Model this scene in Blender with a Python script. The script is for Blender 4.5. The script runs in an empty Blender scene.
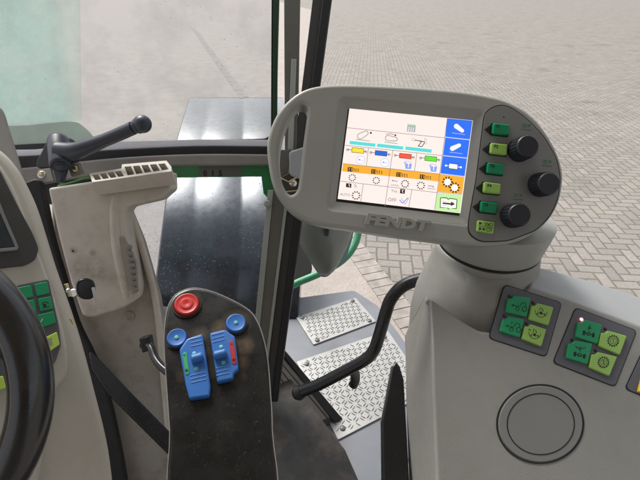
import bpy, bmesh, math, random
from mathutils import Vector, Matrix
random.seed(7)
S = bpy.context.scene
COL = S.collection
TH = math.radians(31.8); F = 420.0; H = 2.2
CAM = Vector((0, 0, H))
FW = Vector((0, math.cos(TH), -math.sin(TH))); UP = Vector((0, math.sin(TH), math.cos(TH))); RT = Vector((1, 0, 0))

def ray(px, py): return FW + RT*((px-320)/F) - UP*((py-240)/F)
def P(px, py, d): return CAM + ray(px, py)*d

class Plane:
    """a real flat surface in the cab; hit() finds where a sight line meets it"""
    def __init__(s, a, b, c):
        s.o = a; s.u = (b-a).normalized()
        n = s.u.cross(c-a).normalized()
        if n.dot(CAM-a) < 0: n = -n
        s.n = n; s.v = n.cross(s.u).normalized()
        s.M = Matrix(((s.u.x, s.v.x, n.x, a.x), (s.u.y, s.v.y, n.y, a.y), (s.u.z, s.v.z, n.z, a.z), (0, 0, 0, 1)))
    def hit(s, px, py):
        r = ray(px, py); return CAM + r*((s.o-CAM).dot(s.n)/r.dot(s.n))
    def loc(s, px, py):
        d = s.hit(px, py)-s.o; return (d.dot(s.u), d.dot(s.v))
    def k(s, px, py):
        return (s.hit(px+1, py)-s.hit(px, py)).length
def hplane(z):
    return Plane(Vector((0, 1, z)), Vector((1, 1, z)), Vector((0, 2, z)))

# ---------------------------------------------------------------- outlines
def catmull(p, n=6, closed=True):
    out = []; L = len(p)
    rng = range(L) if closed else range(L-1)
    for i in rng:
        if closed: a, b, c, d = p[i-1], p[i], p[(i+1) % L], p[(i+2) % L]
        else: a, b, c, d = p[max(i-1, 0)], p[i], p[i+1], p[min(i+2, L-1)]
        for k in range(n):
            t = k/n
            out.append(tuple(0.5*((2*b[j]) + (c[j]-a[j])*t + (2*a[j]-5*b[j]+4*c[j]-d[j])*t*t + (-a[j]+3*b[j]-3*c[j]+d[j])*t**3) for j in range(len(b))))
    if not closed: out.append(tuple(p[-1]))
    return out
def rnd(p, r, n=4):
    out = []; L = len(p)
    for i in range(L):
        a, b, c = Vector(p[i-1]), Vector(p[i]), Vector(p[(i+1) % L])
        ra = min(r, (a-b).length*.45); rc = min(r, (c-b).length*.45)
        s = b+(a-b).normalized()*ra; e = b+(c-b).normalized()*rc
        for k in range(n+1):
            t = k/n; q = s*(1-t)**2 + b*(2*t*(1-t)) + e*t*t
            out.append((q.x, q.y))
    return out
def circ(x, y, rx, ry=None, n=28, rot=0):
    ry = ry or rx; c, s = math.cos(math.radians(rot)), math.sin(math.radians(rot))
    return [(x+rx*math.cos(t)*c-ry*math.sin(t)*s, y+rx*math.cos(t)*s+ry*math.sin(t)*c) for t in [2*math.pi*i/n for i in range(n)]]

# ---------------------------------------------------------------- linking and tagging
WL = {}
def empty(name, loc, label, cat, group=None):
    o = bpy.data.objects.new(name, None); COL.objects.link(o); o.location = loc; o.empty_display_size = .02
    WL[o] = Vector(loc); o['label'] = label; o['category'] = cat
    if group: o['group'] = group
    return o
def link(name, me, mats, parent=None, smooth=35, label=None, cat=None, group=None, kind=None):
    if not isinstance(mats, (list, tuple)): mats = [mats]
    vs = me.vertices
    lo = Vector([min(v.co[i] for v in vs) for i in range(3)]); hi = Vector([max(v.co[i] for v in vs) for i in range(3)])
    c = (lo+hi)/2
    if kind == 'structure': c = Vector((0, 0, 0))
    me.transform(Matrix.Translation(-c))
    if len(me.materials) == 0:
        for m in mats: me.materials.append(m)
    o = bpy.data.objects.new(name, me); COL.objects.link(o)
    if parent: o.parent = parent; o.location = c-WL[parent]
    else: o.location = c
    WL[o] = c
    if smooth is not None:
        me.shade_smooth() if hasattr(me, 'shade_smooth') else None
        me.set_sharp_from_angle(angle=math.radians(smooth))
    for k, v in (('label', label), ('category', cat), ('group', group), ('kind', kind)):
        if v: o[k] = v
    return o

def curve_mesh(pl, loops, front, thick, bev):
    cu = bpy.data.curves.new('tmp', 'CURVE'); cu.dimensions = '2D'; cu.fill_mode = 'BOTH'
    cu.bevel_depth = bev; cu.bevel_resolution = 3; cu.offset = -bev; cu.extrude = max(thick/2-bev, 0.00005)
    for lp in loops:
        sp = cu.splines.new('POLY'); sp.points.add(len(lp)-1)
        for i, q in enumerate(lp):
            x, y = pl.loc(*q); sp.points[i].co = (x, y, 0, 1)
        sp.use_cyclic_u = True
    ob = bpy.data.objects.new('tmp', cu); COL.objects.link(ob)
    dg = bpy.context.evaluated_depsgraph_get()
    me = bpy.data.meshes.new_from_object(ob.evaluated_get(dg))
    bpy.data.objects.remove(ob); bpy.data.curves.remove(cu)
    me.materials.clear()
    for v in me.vertices: v.co.z += front-thick/2
    me.transform(pl.M)
    return me
def shape(name, pl, loops, mat, parent=None, front=0, thick=.01, bev=.001, smooth=35, **kw):
    if loops and isinstance(loops[0][0], (int, float)): loops = [loops]
    return link(name, curve_mesh(pl, loops, front, thick, bev), mat, parent, smooth, **kw)

class MB:
    def __init__(s): s.v = []; s.f = []; s.m = []; s.mats = []
    def mi(s, m):
        if m not in s.mats: s.mats.append(m)
        return s.mats.index(m)
    def face(s, pts, m):
        b = len(s.v); s.v += [Vector(p) for p in pts]; s.f.append(list(range(b, b+len(pts)))); s.m.append(s.mi(m))
    def add(s, me, m):
        b = len(s.v); k = s.mi(m)
        s.v += [v.co.copy() for v in me.vertices]
        for p in me.polygons: s.f.append([b+i for i in p.vertices]); s.m.append(k)
    def mesh(s, merge=False):
        me = bpy.data.meshes.new('m'); me.from_pydata([tuple(v) for v in s.v], [], s.f)
        for m in s.mats: me.materials.append(m)
        for p, k in zip(me.polygons, s.m): p.material_index = k
        bm = bmesh.new(); bm.from_mesh(me)
        if merge: bmesh.ops.remove_doubles(bm, verts=bm.verts, dist=1e-5)
        if merge: bmesh.ops.recalc_face_normals(bm, faces=bm.faces)
        bm.to_mesh(me); bm.free(); me.update(); return me
    def build(s, name, parent=None, smooth=35, merge=False, **kw):
        me = s.mesh(merge); return link(name, me, s.mats, parent, smooth, **kw)

class Decal(MB):
    """flat printed artwork lying on a surface, written in the surface's own plane"""
    def __init__(s, pl, base=.0004, step=.00006): super().__init__(); s.pl = pl; s.h = base; s.st = step
    def poly(s, pts, m, lift=True):
        if lift: s.h += s.st
        w = [s.pl.hit(*p)+s.pl.n*s.h for p in pts]
        nn = Vector((0, 0, 0))
        for i in range(len(w)): nn += w[i-1].cross(w[i])
        if nn.dot(s.pl.n) < 0: w.reverse()
        s.face(w, m)
    def line(s, a, b, w, m, lift=False):
        a, b = Vector(a), Vector(b); t = (b-a).normalized(); q = Vector((-t.y, t.x))*w/2
        s.poly([tuple(a+q), tuple(b+q), tuple(b-q), tuple(a-q)], m, lift)
    def path(s, pts, w, m, closed=False):
        s.h += s.st
        for i in range(len(pts)-(0 if closed else 1)): s.line(pts[i], pts[(i+1) % len(pts)], w, m)
    def ring(s, x, y, r, w, m, ry=None, n=20):
        s.path(circ(x, y, r, ry, n), w, m, True)
    def disc(s, x, y, r, m, ry=None, n=16): s.poly(circ(x, y, r, ry, n), m)
    def text(s, t, x, y, size, ang, m, bold=0):
        s.h += s.st
        s.add(text_mesh(s.pl, t, x, y, size, ang, s.h, 0, bold), m)
    def gear(s, x, y, r, white, black, n=10):
        for i in range(n):
            t = 2*math.pi*i/n; c, q = math.cos(t), math.sin(t)
            if i == 0: s.h += s.st
            s.line((x+c*r*.8, y+q*r*.8), (x+c*r*1.25, y+q*r*1.25), r*.32, black)
        s.disc(x, y, r*.78, white)
def text_mesh(pl, t, x, y, size, ang, front, thick, bold=0, shear=0, bev=0, sx=1):
    cu = bpy.data.curves.new('t', 'FONT'); cu.body = t; cu.size = 1; cu.align_x = 'CENTER'; cu.align_y = 'CENTER'; cu.offset = bold; cu.shear = shear
    k = pl.k(x, y)*size
    cu.extrude = thick/2/k; cu.bevel_depth = bev/k; cu.resolution_u = 2
    ob = bpy.data.objects.new('t', cu); COL.objects.link(ob)
    dg = bpy.context.evaluated_depsgraph_get(); me = bpy.data.meshes.new_from_object(ob.evaluated_get(dg))
    bpy.data.objects.remove(ob); bpy.data.curves.remove(cu); me.materials.clear()
    a = Vector(pl.loc(x, y)); b = Vector(pl.loc(x+10*math.cos(math.radians(ang)), y+10*math.sin(math.radians(ang))))
    d = (b-a).normalized()
    R = Matrix(((d.x, -d.y, 0, a.x), (d.y, d.x, 0, a.y), (0, 0, 1, front), (0, 0, 0, 1)))
    me.transform(pl.M @ R @ Matrix.Diagonal((k*sx, k, k, 1))); return me

def tube(pts, rad, n=16, cap=True):
    """tapered round bar through points"""
    if not isinstance(rad, (list, tuple)): rad = [rad]*len(pts)
    me = MB(); rings = []; prev = None
    for i, p in enumerate(pts):
        t = (pts[min(i+1, len(pts)-1)]-pts[max(i-1, 0)]).normalized()
        if prev is None: a = t.orthogonal().normalized()
        else: a = (prev-t*prev.dot(t)).normalized()
        prev = a; b = t.cross(a)
        rings.append([p+(a*math.cos(q)+b*math.sin(q))*rad[i] for q in [2*math.pi*j/n for j in range(n)]])
    return rings
def tube_mb(mb, pts, rad, m, n=16):
    R = tube(pts, rad, n); b = len(mb.v); k = mb.mi(m)
    for r in R: mb.v += r
    for i in range(len(R)-1):
        for j in range(n):
            mb.f.append([b+i*n+j, b+i*n+(j+1) % n, b+(i+1)*n+(j+1) % n, b+(i+1)*n+j]); mb.m.append(k)
    mb.f.append([b+j for j in range(n)][::-1]); mb.m.append(k)
    mb.f.append([b+(len(R)-1)*n+j for j in range(n)]); mb.m.append(k)
def smooth3(pts, n=8):
    return [Vector(q) for q in catmull([tuple(p) for p in pts], n, False)]
def lathe_mb(mb, c, ax, prof, m, n=32, ux=None):
    """prof: (height along ax, radius)"""
    ax = ax.normalized(); a = ux or ax.orthogonal().normalized(); b = ax.cross(a); base = len(mb.v); k = mb.mi(m)
    for h, r in prof:
        mb.v += [c+ax*h+(a*math.cos(q)+b*math.sin(q))*r for q in [2*math.pi*j/n for j in range(n)]]
    for i in range(len(prof)-1):
        for j in range(n):
            mb.f.append([base+i*n+j, base+i*n+(j+1) % n, base+(i+1)*n+(j+1) % n, base+(i+1)*n+j]); mb.m.append(k)
    mb.f.append([base+j for j in range(n)][::-1]); mb.m.append(k)
    mb.f.append([base+(len(prof)-1)*n+j for j in range(n)]); mb.m.append(k)
def bevel_mod(o, w, seg=3, ang=25):
    m = o.modifiers.new('bevel', 'BEVEL'); m.width = w; m.segments = seg; m.limit_method = 'ANGLE'; m.angle_limit = math.radians(ang)
    m.harden_normals = False

# ---------------------------------------------------------------- materials
def nt(name):
    m = bpy.data.materials.new(name); m.use_nodes = True; t = m.node_tree; return m, t, t.nodes['Principled BSDF']
def ramp(t, src, stops):
    r = t.nodes.new('ShaderNodeValToRGB'); e = r.color_ramp.elements
    while len(e) < len(stops): e.new(.5)
    for i, (p, c) in enumerate(stops): e[i].position = p; e[i].color = c if len(c) == 4 else (*c, 1)
    t.links.new(src, r.inputs[0]); return r
def noise(t, scale, detail=4, rough=.55, vec=None):
    n = t.nodes.new('ShaderNodeTexNoise'); n.inputs['Scale'].default_value = scale; n.inputs['Detail'].default_value = detail; n.inputs['Roughness'].default_value = rough
    if vec is None:
        g = t.nodes.new('ShaderNodeNewGeometry'); vec = g.outputs['Position']
    t.links.new(vec, n.inputs['Vector']); return n
def plastic(name, c, rough=.5, var=.12, grain=900, gbump=.15, dirt=None, dirt_amt=.5, dscale=14, metal=0, spec=.5, coat=0, dust=0):
    m, t, b = nt(name)
    b.inputs['Metallic'].default_value = metal; b.inputs['Specular IOR Level'].default_value = spec; b.inputs['Coat Weight'].default_value = coat; b.inputs['Coat Roughness'].default_value = .15
    n = noise(t, 9, 5)
    lo = tuple(x*(1-var) for x in c); hi = tuple(min(x*(1+var), 1) for x in c)
    r = ramp(t, n.outputs['Fac'], [(.3, lo), (.7, hi)]); col = r.outputs[0]
    if dirt:
        n2 = noise(t, dscale, 7, .68); r2 = ramp(t, n2.outputs['Fac'], [(.5, (0, 0, 0)), (.72, (dirt_amt,)*3)])
        mx = t.nodes.new('ShaderNodeMix'); mx.data_type = 'RGBA'; t.links.new(r2.outputs[0], mx.inputs[0]); t.links.new(col, mx.inputs[6]); mx.inputs[7].default_value = (*dirt, 1); col = mx.outputs[2]
    if dust:
        n4 = noise(t, 260, 3, .7); r4 = ramp(t, n4.outputs['Fac'], [(.62, (0, 0, 0)), (.72, (dust,)*3)])
        mx = t.nodes.new('ShaderNodeMix'); mx.data_type = 'RGBA'; t.links.new(r4.outputs[0], mx.inputs[0]); t.links.new(col, mx.inputs[6]); mx.inputs[7].default_value = (.36, .35, .33, 1); col = mx.outputs[2]
    t.links.new(col, b.inputs['Base Color'])
    rr = ramp(t, noise(t, 30, 6, .6).outputs['Fac'], [(.3, (max(rough-.1, .03),)*3), (.75, (min(rough+.12, 1),)*3)]); t.links.new(rr.outputs[0], b.inputs['Roughness'])
    if gbump:
        bp = t.nodes.new('ShaderNodeBump'); bp.inputs['Strength'].default_value = gbump; bp.inputs['Distance'].default_value = .0006
        t.links.new(noise(t, grain, 3).outputs['Fac'], bp.inputs['Height']); t.links.new(bp.outputs[0], b.inputs['Normal'])
    return m
def stain(m, pts, c, noise_scale=30, soft=.4):
    t = m.node_tree; b = t.nodes['Principled BSDF']; src = b.inputs['Base Color'].links[0].from_socket
    g = t.nodes.new('ShaderNodeNewGeometry'); acc = None
    n = noise(t, noise_scale, 6, .7)
    for p, r, amt in pts:
        d = t.nodes.new('ShaderNodeVectorMath'); d.operation = 'DISTANCE'; t.links.new(g.outputs['Position'], d.inputs[0]); d.inputs[1].default_value = p
        mr = t.nodes.new('ShaderNodeMapRange'); mr.inputs[1].default_value = r*.35; mr.inputs[2].default_value = r; mr.inputs[3].default_value = amt; mr.inputs[4].default_value = 0; t.links.new(d.outputs['Value'], mr.inputs[0])
        if acc is None: acc = mr.outputs[0]
        else:
            a = t.nodes.new('ShaderNodeMath'); a.operation = 'MAXIMUM'; t.links.new(acc, a.inputs[0]); t.links.new(mr.outputs[0], a.inputs[1]); acc = a.outputs[0]
    k = t.nodes.new('ShaderNodeMath'); k.operation = 'MULTIPLY'; t.links.new(acc, k.inputs[0]); t.links.new(ramp(t, n.outputs['Fac'], [(.32, (.1,)*3), (.62, (1,)*3)]).outputs[0], k.inputs[1])
    mx = t.nodes.new('ShaderNodeMix'); mx.data_type = 'RGBA'; t.links.new(k.outputs[0], mx.inputs[0]); t.links.new(src, mx.inputs[6]); mx.inputs[7].default_value = (*c, 1); t.links.new(mx.outputs[2], b.inputs['Base Color'])
def glow(name, c, e, rough=.25, base=None):
    m, t, b = nt(name); b.inputs['Base Color'].default_value = (*(base or tuple(x*.25 for x in c)), 1); b.inputs['Roughness'].default_value = rough
    b.inputs['Emission Color'].default_value = (*c, 1); b.inputs['Emission Strength'].default_value = e; return m
def glass(name, tint, dust=.1, speck=.5, speck_scale=90, film=(.8, .8, .78), gloss=.12, speck_r=.16, dcut=(.45, .75), transl=0, edge=None):
    m, t, b = nt(name); t.nodes.remove(b); out = t.nodes['Material Output']
    tr = t.nodes.new('ShaderNodeBsdfTransparent'); tr.inputs[0].default_value = (*tint, 1)
    gl = t.nodes.new('ShaderNodeBsdfGlossy'); gl.inputs['Roughness'].default_value = .03
    df = t.nodes.new('ShaderNodeBsdfDiffuse'); df.inputs[0].default_value = (*film, 1)
    if transl:
        tl = t.nodes.new('ShaderNodeBsdfTranslucent'); tl.inputs[0].default_value = (*film, 1); mt_ = t.nodes.new('ShaderNodeMixShader'); mt_.inputs[0].default_value = transl; t.links.new(df.outputs[0], mt_.inputs[1]); t.links.new(tl.outputs[0], mt_.inputs[2]); df = mt_
    fr = t.nodes.new('ShaderNodeFresnel'); fr.inputs[0].default_value = 1.4
    mm = t.nodes.new('ShaderNodeMath'); mm.operation = 'MULTIPLY'; t.links.new(fr.outputs[0], mm.inputs[0]); mm.inputs[1].default_value = gloss/.04*.35
    mx = t.nodes.new('ShaderNodeMixShader'); t.links.new(mm.outputs[0], mx.inputs[0]); t.links.new(tr.outputs[0], mx.inputs[1]); t.links.new(gl.outputs[0], mx.inputs[2])
    d = ramp(t, noise(t, 7, 6, .65).outputs['Fac'], [(dcut[0], (dust*.4,)*3), (dcut[1], (dust,)*3)])
    vo = t.nodes.new('ShaderNodeTexVoronoi'); vo.inputs['Scale'].default_value = speck_scale; g = t.nodes.new('ShaderNodeNewGeometry'); t.links.new(g.outputs['Position'], vo.inputs['Vector'])
    nz = noise(t, 11, 3); nm = ramp(t, nz.outputs['Fac'], [(.45, (0, 0, 0)), (.6, (1, 1, 1))])
    sp = ramp(t, vo.outputs['Distance'], [(speck_r*.5, (speck,)*3), (speck_r, (0, 0, 0))])
    ml = t.nodes.new('ShaderNodeMath'); ml.operation = 'MULTIPLY'; t.links.new(sp.outputs[0], ml.inputs[0]); t.links.new(nm.outputs[0], ml.inputs[1])
    ad = t.nodes.new('ShaderNodeMath'); ad.operation = 'MAXIMUM'; t.links.new(ml.outputs[0], ad.inputs[0]); t.links.new(d.outputs[0], ad.inputs[1])
    fac = ad.outputs[0]
    if edge is not None:
        sx = t.nodes.new('ShaderNodeSeparateXYZ'); t.links.new(g.outputs['Position'], sx.inputs[0]); mr = t.nodes.new('ShaderNodeMapRange'); mr.interpolation_type = 'SMOOTHSTEP'
        for i_, v_ in ((1, edge-.045), (2, edge), (3, 1), (4, 0)): mr.inputs[i_].default_value = v_
        t.links.new(sx.outputs[0], mr.inputs[0]); em = t.nodes.new('ShaderNodeMath'); em.operation = 'MULTIPLY'; t.links.new(mr.outputs[0], em.inputs[0]); t.links.new(fac, em.inputs[1]); fac = em.outputs[0]
    m2 = t.nodes.new('ShaderNodeMixShader'); t.links.new(fac, m2.inputs[0]); t.links.new(mx.outputs[0], m2.inputs[1]); t.links.new(df.outputs[0], m2.inputs[2])
    t.links.new(m2.outputs[0], out.inputs[0]); return m

M = {}
DIRT = (.16, .11, .075)
M['grey'] = plastic('terminal grey plastic', (.335, .34, .315), .42, .05, 1100, .25)
M['console'] = plastic('console grey plastic', (.285, .282, .26), .38, .07, 600, .5, DIRT, .14, 30, dust=.05)
M['strip'] = plastic('pale console plastic', (.34, .35, .36), .5, .05, 900, .2)
M['panel'] = plastic('dark grey key panel', (.2, .203, .197), .5, .06, 900, .3)
M['pad'] = plastic('slate keypad foil', (.105, .105, .12), .45, .05, 900, .2)
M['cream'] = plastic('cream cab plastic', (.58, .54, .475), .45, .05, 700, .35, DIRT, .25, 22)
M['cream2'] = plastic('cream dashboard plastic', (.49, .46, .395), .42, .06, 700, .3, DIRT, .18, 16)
M['cream_shaded'] = plastic('dirty shaded cream panel', (.36, .33, .285), .5, .12, 700, .35, DIRT, .5, 16)  # real dirt, plus a base colour darkened to paint the footwell shade
M['beige'] = plastic('grey beige ledge', (.25, .235, .215), .5, .1, 500, .3, DIRT, .3, 20)
M['black'] = plastic('black rubber', (.012, .012, .013), .55, .2, 500, .2)
M['gloss'] = plastic('glossy black plastic', (.01, .01, .012), .25, .2, 1200, .1)
M['wheel'] = plastic('worn black leatherette', (.010, .010, .012), .2, .3, 700, .5, (.1, .09, .09), .15, 40, coat=.7)
M['knob'] = plastic('dark knob plastic', (.014, .016, .024), .42, .15, 1500, .2)
M['lever'] = plastic('blue black lever plastic', (.04, .047, .068), .36, .15, 600, .5)
M['joy'] = plastic('dusty black panel', (.008, .008, .008), .3, .3, 800, .3, (.07, .06, .05), .1, 40, dust=.12)
M['rimline'] = plastic('worn edge', (.22, .2, .19), .4, .2, 800, .2)
M['blue'] = plastic('blue switch plastic', (.035, .15, .46), .4, .18, 1000, .15, dust=.12)
M['red'] = plastic('red switch plastic', (.55, .03, .028), .38, .06, 1000, .15)
M['redp'] = plastic('red label', (.4, .02, .03), .5, .05, 1000, 0)
M['greenp'] = plastic('green label', (.03, .36, .14), .5, .05, 1000, 0)
M['teal'] = plastic('teal dot', (.12, .5, .45), .5, .05, 1000, 0)
M['kgreen'] = plastic('dark green key', (.0, .22, .09), .35, .06, 1200, .2)
M['kgreenb'] = plastic('bright green key', (.008, .3, .115), .42, .06, 1200, .2)
M['klime'] = plastic('lime key', (.3, .52, .11), .4, .06, 1200, .2)
M['klimey'] = plastic('yellow lime key', (.55, .75, .12), .4, .06, 1200, .1)
M['yellow'] = plastic('yellow key', (.8, .5, .02), .4, .06, 1200, .1)
M['ink'] = plastic('black ink', (.008, .008, .008), .6, .05, 1000, 0)
M['inkg'] = plastic('faded green print', (.035, .17, .09), .6, .05, 1000, 0)
M['pale'] = plastic('pale print', (.6, .65, .6), .6, .05, 1000, 0)
M['post'] = plastic('grey brown post paint', (.13, .125, .105), .45, .1, 500, .3)
M['lav'] = plastic('lavender white strip', (.82, .82, .88), .35, .05, 500, .1)
M['postl'] = plastic('pale grey strip', (.33, .35, .32), .4, .08, 500, .2)
M['green'] = plastic('tractor green paint', (.02, .24, .07), .35, .1, 500, .1, coat=.3)
M['dgreen'] = plastic('dark green edge', (.01, .06, .025), .4, .1, 500, .1)
M['mint'] = plastic('faded green tube', (.07, .32, .17), .4, .08, 500, .1)
M['sticker'] = plastic('grey label foil', (.13, .14, .12), .45, .08, 500, .1)
M['fender'] = plastic('black mudguard plastic', (.02, .024, .036), .28, .3, 300, .2, (.06, .06, .06), .2, 12, spec=1, coat=.6, dust=.06)
M['tyre'] = plastic('tyre rubber', (.02, .02, .022), .7, .3, 200, .5)
M['steel'] = plastic('bright steel', (.75, .75, .73), .3, .1, 800, .1, metal=1)
M['brass'] = plastic('yellow zinc bolt', (.6, .5, .28), .35, .15, 800, .1, metal=1)
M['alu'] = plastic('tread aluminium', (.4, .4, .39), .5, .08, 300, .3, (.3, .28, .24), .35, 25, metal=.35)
M['alud'] = plastic('dark tread ridge', (.13, .13, .125), .45, .3, 300, .3, metal=.3)  # darker metal for ridge sides and bolts
M['frame'] = plastic('blue grey step paint', (.2, .215, .24), .45, .08, 300, .2, DIRT, .25, 8)
M['sill'] = plastic('ribbed sill aluminium', (.25, .225, .195), .5, .12, 400, .3, DIRT, .4, 15)
M['mat'] = plastic('dark floor mat', (.03, .029, .028), .8, .2, 300, .6, DIRT, .4, 9)
M['mirror'] = plastic('grey green mirror shell', (.2, .215, .195), .4, .06, 800, .2)
M['mglass'] = plastic('mirror glass', (.1, .14, .14), .06, .05, 10, 0, metal=.9)
M['lcd'] = plastic('unlit display', (.03, .04, .05), .12, .1, 10, 0)
M['bezel'] = plastic('dark grey bezel', (.045, .045, .042), .45, .1, 900, .2)
M['wire'] = plastic('green yellow wire', (.1, .35, .06), .4, .1, 900, 0)
E = {}
ES = .66
for n_, c in dict(white=(.90, .78, .74), blue=(.03, .16, .84), orange=(.85, .40, .04), lime=(.52, .80, .36), cyan=(.10, .66, .66), yel=(.88, .70, .04), cblue=(.03, .13, .65), red=(.85, .10, .05), grn=(.12, .72, .04), w2=(.92, .88, .90), icon=(.25, .35, .8), lgrey=(.35, .4, .38), grid=(.38, .55, .4), pblue=(.35, .45, .85)).items():
    E[n_] = glow('screen '+n_, c, ES)
E['k'] = glow('screen black', (.02, .015, .015), ES, .3, (.01, .01, .01))
E['g'] = glow('screen grey line', (.2, .15, .15), ES, .3)
LEDON = glow('lit red indicator', (1, .12, .16), 5)
LEDOFF = plastic('unlit indicator', (.04, .01, .015), .3, .1, 900, 0)

# herringbone paving
def paving():
    m, t, b = nt('herringbone clinker paving')
    g = t.nodes.new('ShaderNodeNewGeometry')
    mp = t.nodes.new('ShaderNodeMapping'); mp.inputs['Rotation'].default_value = (0, 0, math.radians(6)); mp.inputs['Scale'].default_value = (1/.105,)*3
    # slight waviness so rows are laid by hand
    nz = noise(t, 1.7, 2); vs = t.nodes.new('ShaderNodeVectorMath'); vs.operation = 'SCALE'; vs.inputs['Scale'].default_value = .035
    va = t.nodes.new('ShaderNodeVectorMath'); va.operation = 'ADD'
    t.links.new(nz.outputs['Color'], vs.inputs[0]); t.links.new(vs.outputs[0], va.inputs[1]); t.links.new(g.outputs['Position'], va.inputs[0]); t.links.new(va.outputs[0], mp.inputs[0])
    sx = t.nodes.new('ShaderNodeSeparateXYZ'); t.links.new(mp.outputs[0], sx.inputs[0])
    def mt(op, a, bb=None, c=None):
        n = t.nodes.new('ShaderNodeMath'); n.operation = op
        for i, q in enumerate((a, bb, c)):
            if q is None: continue
            if isinstance(q, (int, float)): n.inputs[i].default_value = q
            else: t.links.new(q, n.inputs[i])
        return n.outputs[0]
    X, Y = sx.outputs[0], sx.outputs[1]
    i, j = mt('FLOOR', X), mt('FLOOR', Y); u, v = mt('SUBTRACT', X, i), mt('SUBTRACT', Y, j)
    k = mt('FLOORED_MODULO', mt('SUBTRACT', i, j), 4)
    def eq(n): return mt('COMPARE', k, n, .3)
    k0, k1, k2, k3 = eq(0), eq(1), eq(2), eq(3)
    dl = mt('ADD', u, k1); dr = mt('ADD', mt('SUBTRACT', 1, u), k0)
    dt = mt('ADD', mt('SUBTRACT', 1, v), k3); db = mt('ADD', v, k2)
    e = mt('MINIMUM', mt('MINIMUM', dl, dr), mt('MINIMUM', dt, db))
    bx = mt('SUBTRACT', i, k1); by = mt('ADD', j, k3)
    cb = t.nodes.new('ShaderNodeCombineXYZ'); t.links.new(bx, cb.inputs[0]); t.links.new(by, cb.inputs[1]); t.links.new(mt('ADD', k0, k1), cb.inputs[2])
    wn = t.nodes.new('ShaderNodeTexWhiteNoise'); t.links.new(cb.outputs[0], wn.inputs['Vector'])
    cr = ramp(t, wn.outputs['Value'], [(0, (.26, .247, .222)), (.3, (.31, .29, .262)), (.6, (.288, .26, .236)), (.85, (.35, .318, .285)), (1, (.24, .23, .212))])
    n1 = noise(t, 45, 6, .7); n2 = noise(t, 1.3, 5, .6)
    mx = t.nodes.new('ShaderNodeMix'); mx.data_type = 'RGBA'; mx.blend_type = 'MULTIPLY'; mx.inputs[0].default_value = 1
    t.links.new(cr.outputs[0], mx.inputs[6]); t.links.new(ramp(t, n1.outputs['Fac'], [(.25, (.72,)*3), (.75, (1.2,)*3)]).outputs[0], mx.inputs[7])
    m3 = t.nodes.new('ShaderNodeMix'); m3.data_type = 'RGBA'; m3.blend_type = 'MULTIPLY'; m3.inputs[0].default_value = 1
    t.links.new(mx.outputs[2], m3.inputs[6]); t.links.new(ramp(t, n2.outputs['Fac'], [(.28, (.66, .66, .64)), (.42, (.95, .95, .94)), (.8, (1.1,)*3)]).outputs[0], m3.inputs[7])
    # joints, some mossy
    en = mt('ADD', e, mt('MULTIPLY', mt('SUBTRACT', n1.outputs['Fac'], .5), .12))
    jf = ramp(t, en, [(.04, (1, 1, 1)), (.115, (0, 0, 0))])
    moss = ramp(t, noise(t, 2.3, 6, .7).outputs['Fac'], [(.58, (.135, .118, .1)), (.68, (.17, .16, .06))])
    m4 = t.nodes.new('ShaderNodeMix'); m4.data_type = 'RGBA'; t.links.new(mt('MULTIPLY', jf.outputs[0], .85), m4.inputs[0]); t.links.new(m3.outputs[2], m4.inputs[6]); t.links.new(moss.outputs[0], m4.inputs[7])
    t.links.new(m4.outputs[2], b.inputs['Base Color']); b.inputs['Roughness'].default_value = .8
    bp = t.nodes.new('ShaderNodeBump'); bp.inputs['Distance'].default_value = .006; bp.inputs['Strength'].default_value = .7
    t.links.new(mt('ADD', mt('MULTIPLY', ramp(t, e, [(.0, (0, 0, 0)), (.14, (1, 1, 1))]).outputs[0], 1), mt('MULTIPLY', n1.outputs['Fac'], .35)), bp.inputs['Height']); t.links.new(bp.outputs[0], b.inputs['Normal'])
    return m
M['paving'] = paving()
def apron():
    m, t, b = nt('sandy concrete')
    a = ramp(t, noise(t, 70, 6, .75).outputs['Fac'], [(.3, (.32, .275, .245)), (.5, (.43, .38, .345)), (.75, (.54, .49, .45))])
    c = ramp(t, noise(t, 3, 5, .6).outputs['Fac'], [(.3, (.86,)*3), (.7, (1.06,)*3)])
    mx = t.nodes.new('ShaderNodeMix'); mx.data_type = 'RGBA'; mx.blend_type = 'MULTIPLY'; mx.inputs[0].default_value = 1
    t.links.new(a.outputs[0], mx.inputs[6]); t.links.new(c.outputs[0], mx.inputs[7]); t.links.new(mx.outputs[2], b.inputs['Base Color']); b.inputs['Roughness'].default_value = .9
    bp = t.nodes.new('ShaderNodeBump'); bp.inputs['Distance'].default_value = .004; bp.inputs['Strength'].default_value = .5; t.links.new(noise(t, 90, 5).outputs['Fac'], bp.inputs['Height']); t.links.new(bp.outputs[0], b.inputs['Normal'])
    return m
M['apron'] = apron()
M['kerb'] = plastic('kerb clinker', (.36, .325, .295), .85, .25, 60, .6, DIRT, .3, 12)
M['glassU'] = glass('upper window glass', (.95, .97, .98), .3, .35, 45, gloss=.10)
M['glassL'] = glass('lower window glass', (.82, .85, .88), .012, .75, 95, gloss=.05, speck_r=.2, dcut=(.5, .8))
M['glassB'] = glass('grey green glass band', (.6, .72, .66), .35, .3, 60, film=(.45, .55, .5), gloss=.05)
M['glassW'] = glass('mint tinted reflection-painted glass', (.93, 1, .97), .96, .3, 45, film=(.82, 1, .95), gloss=.14, transl=.8, edge=P(72, 100, 1.065).x)  # milky mint film stands in for sky reflection on clear tinted glass

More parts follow.
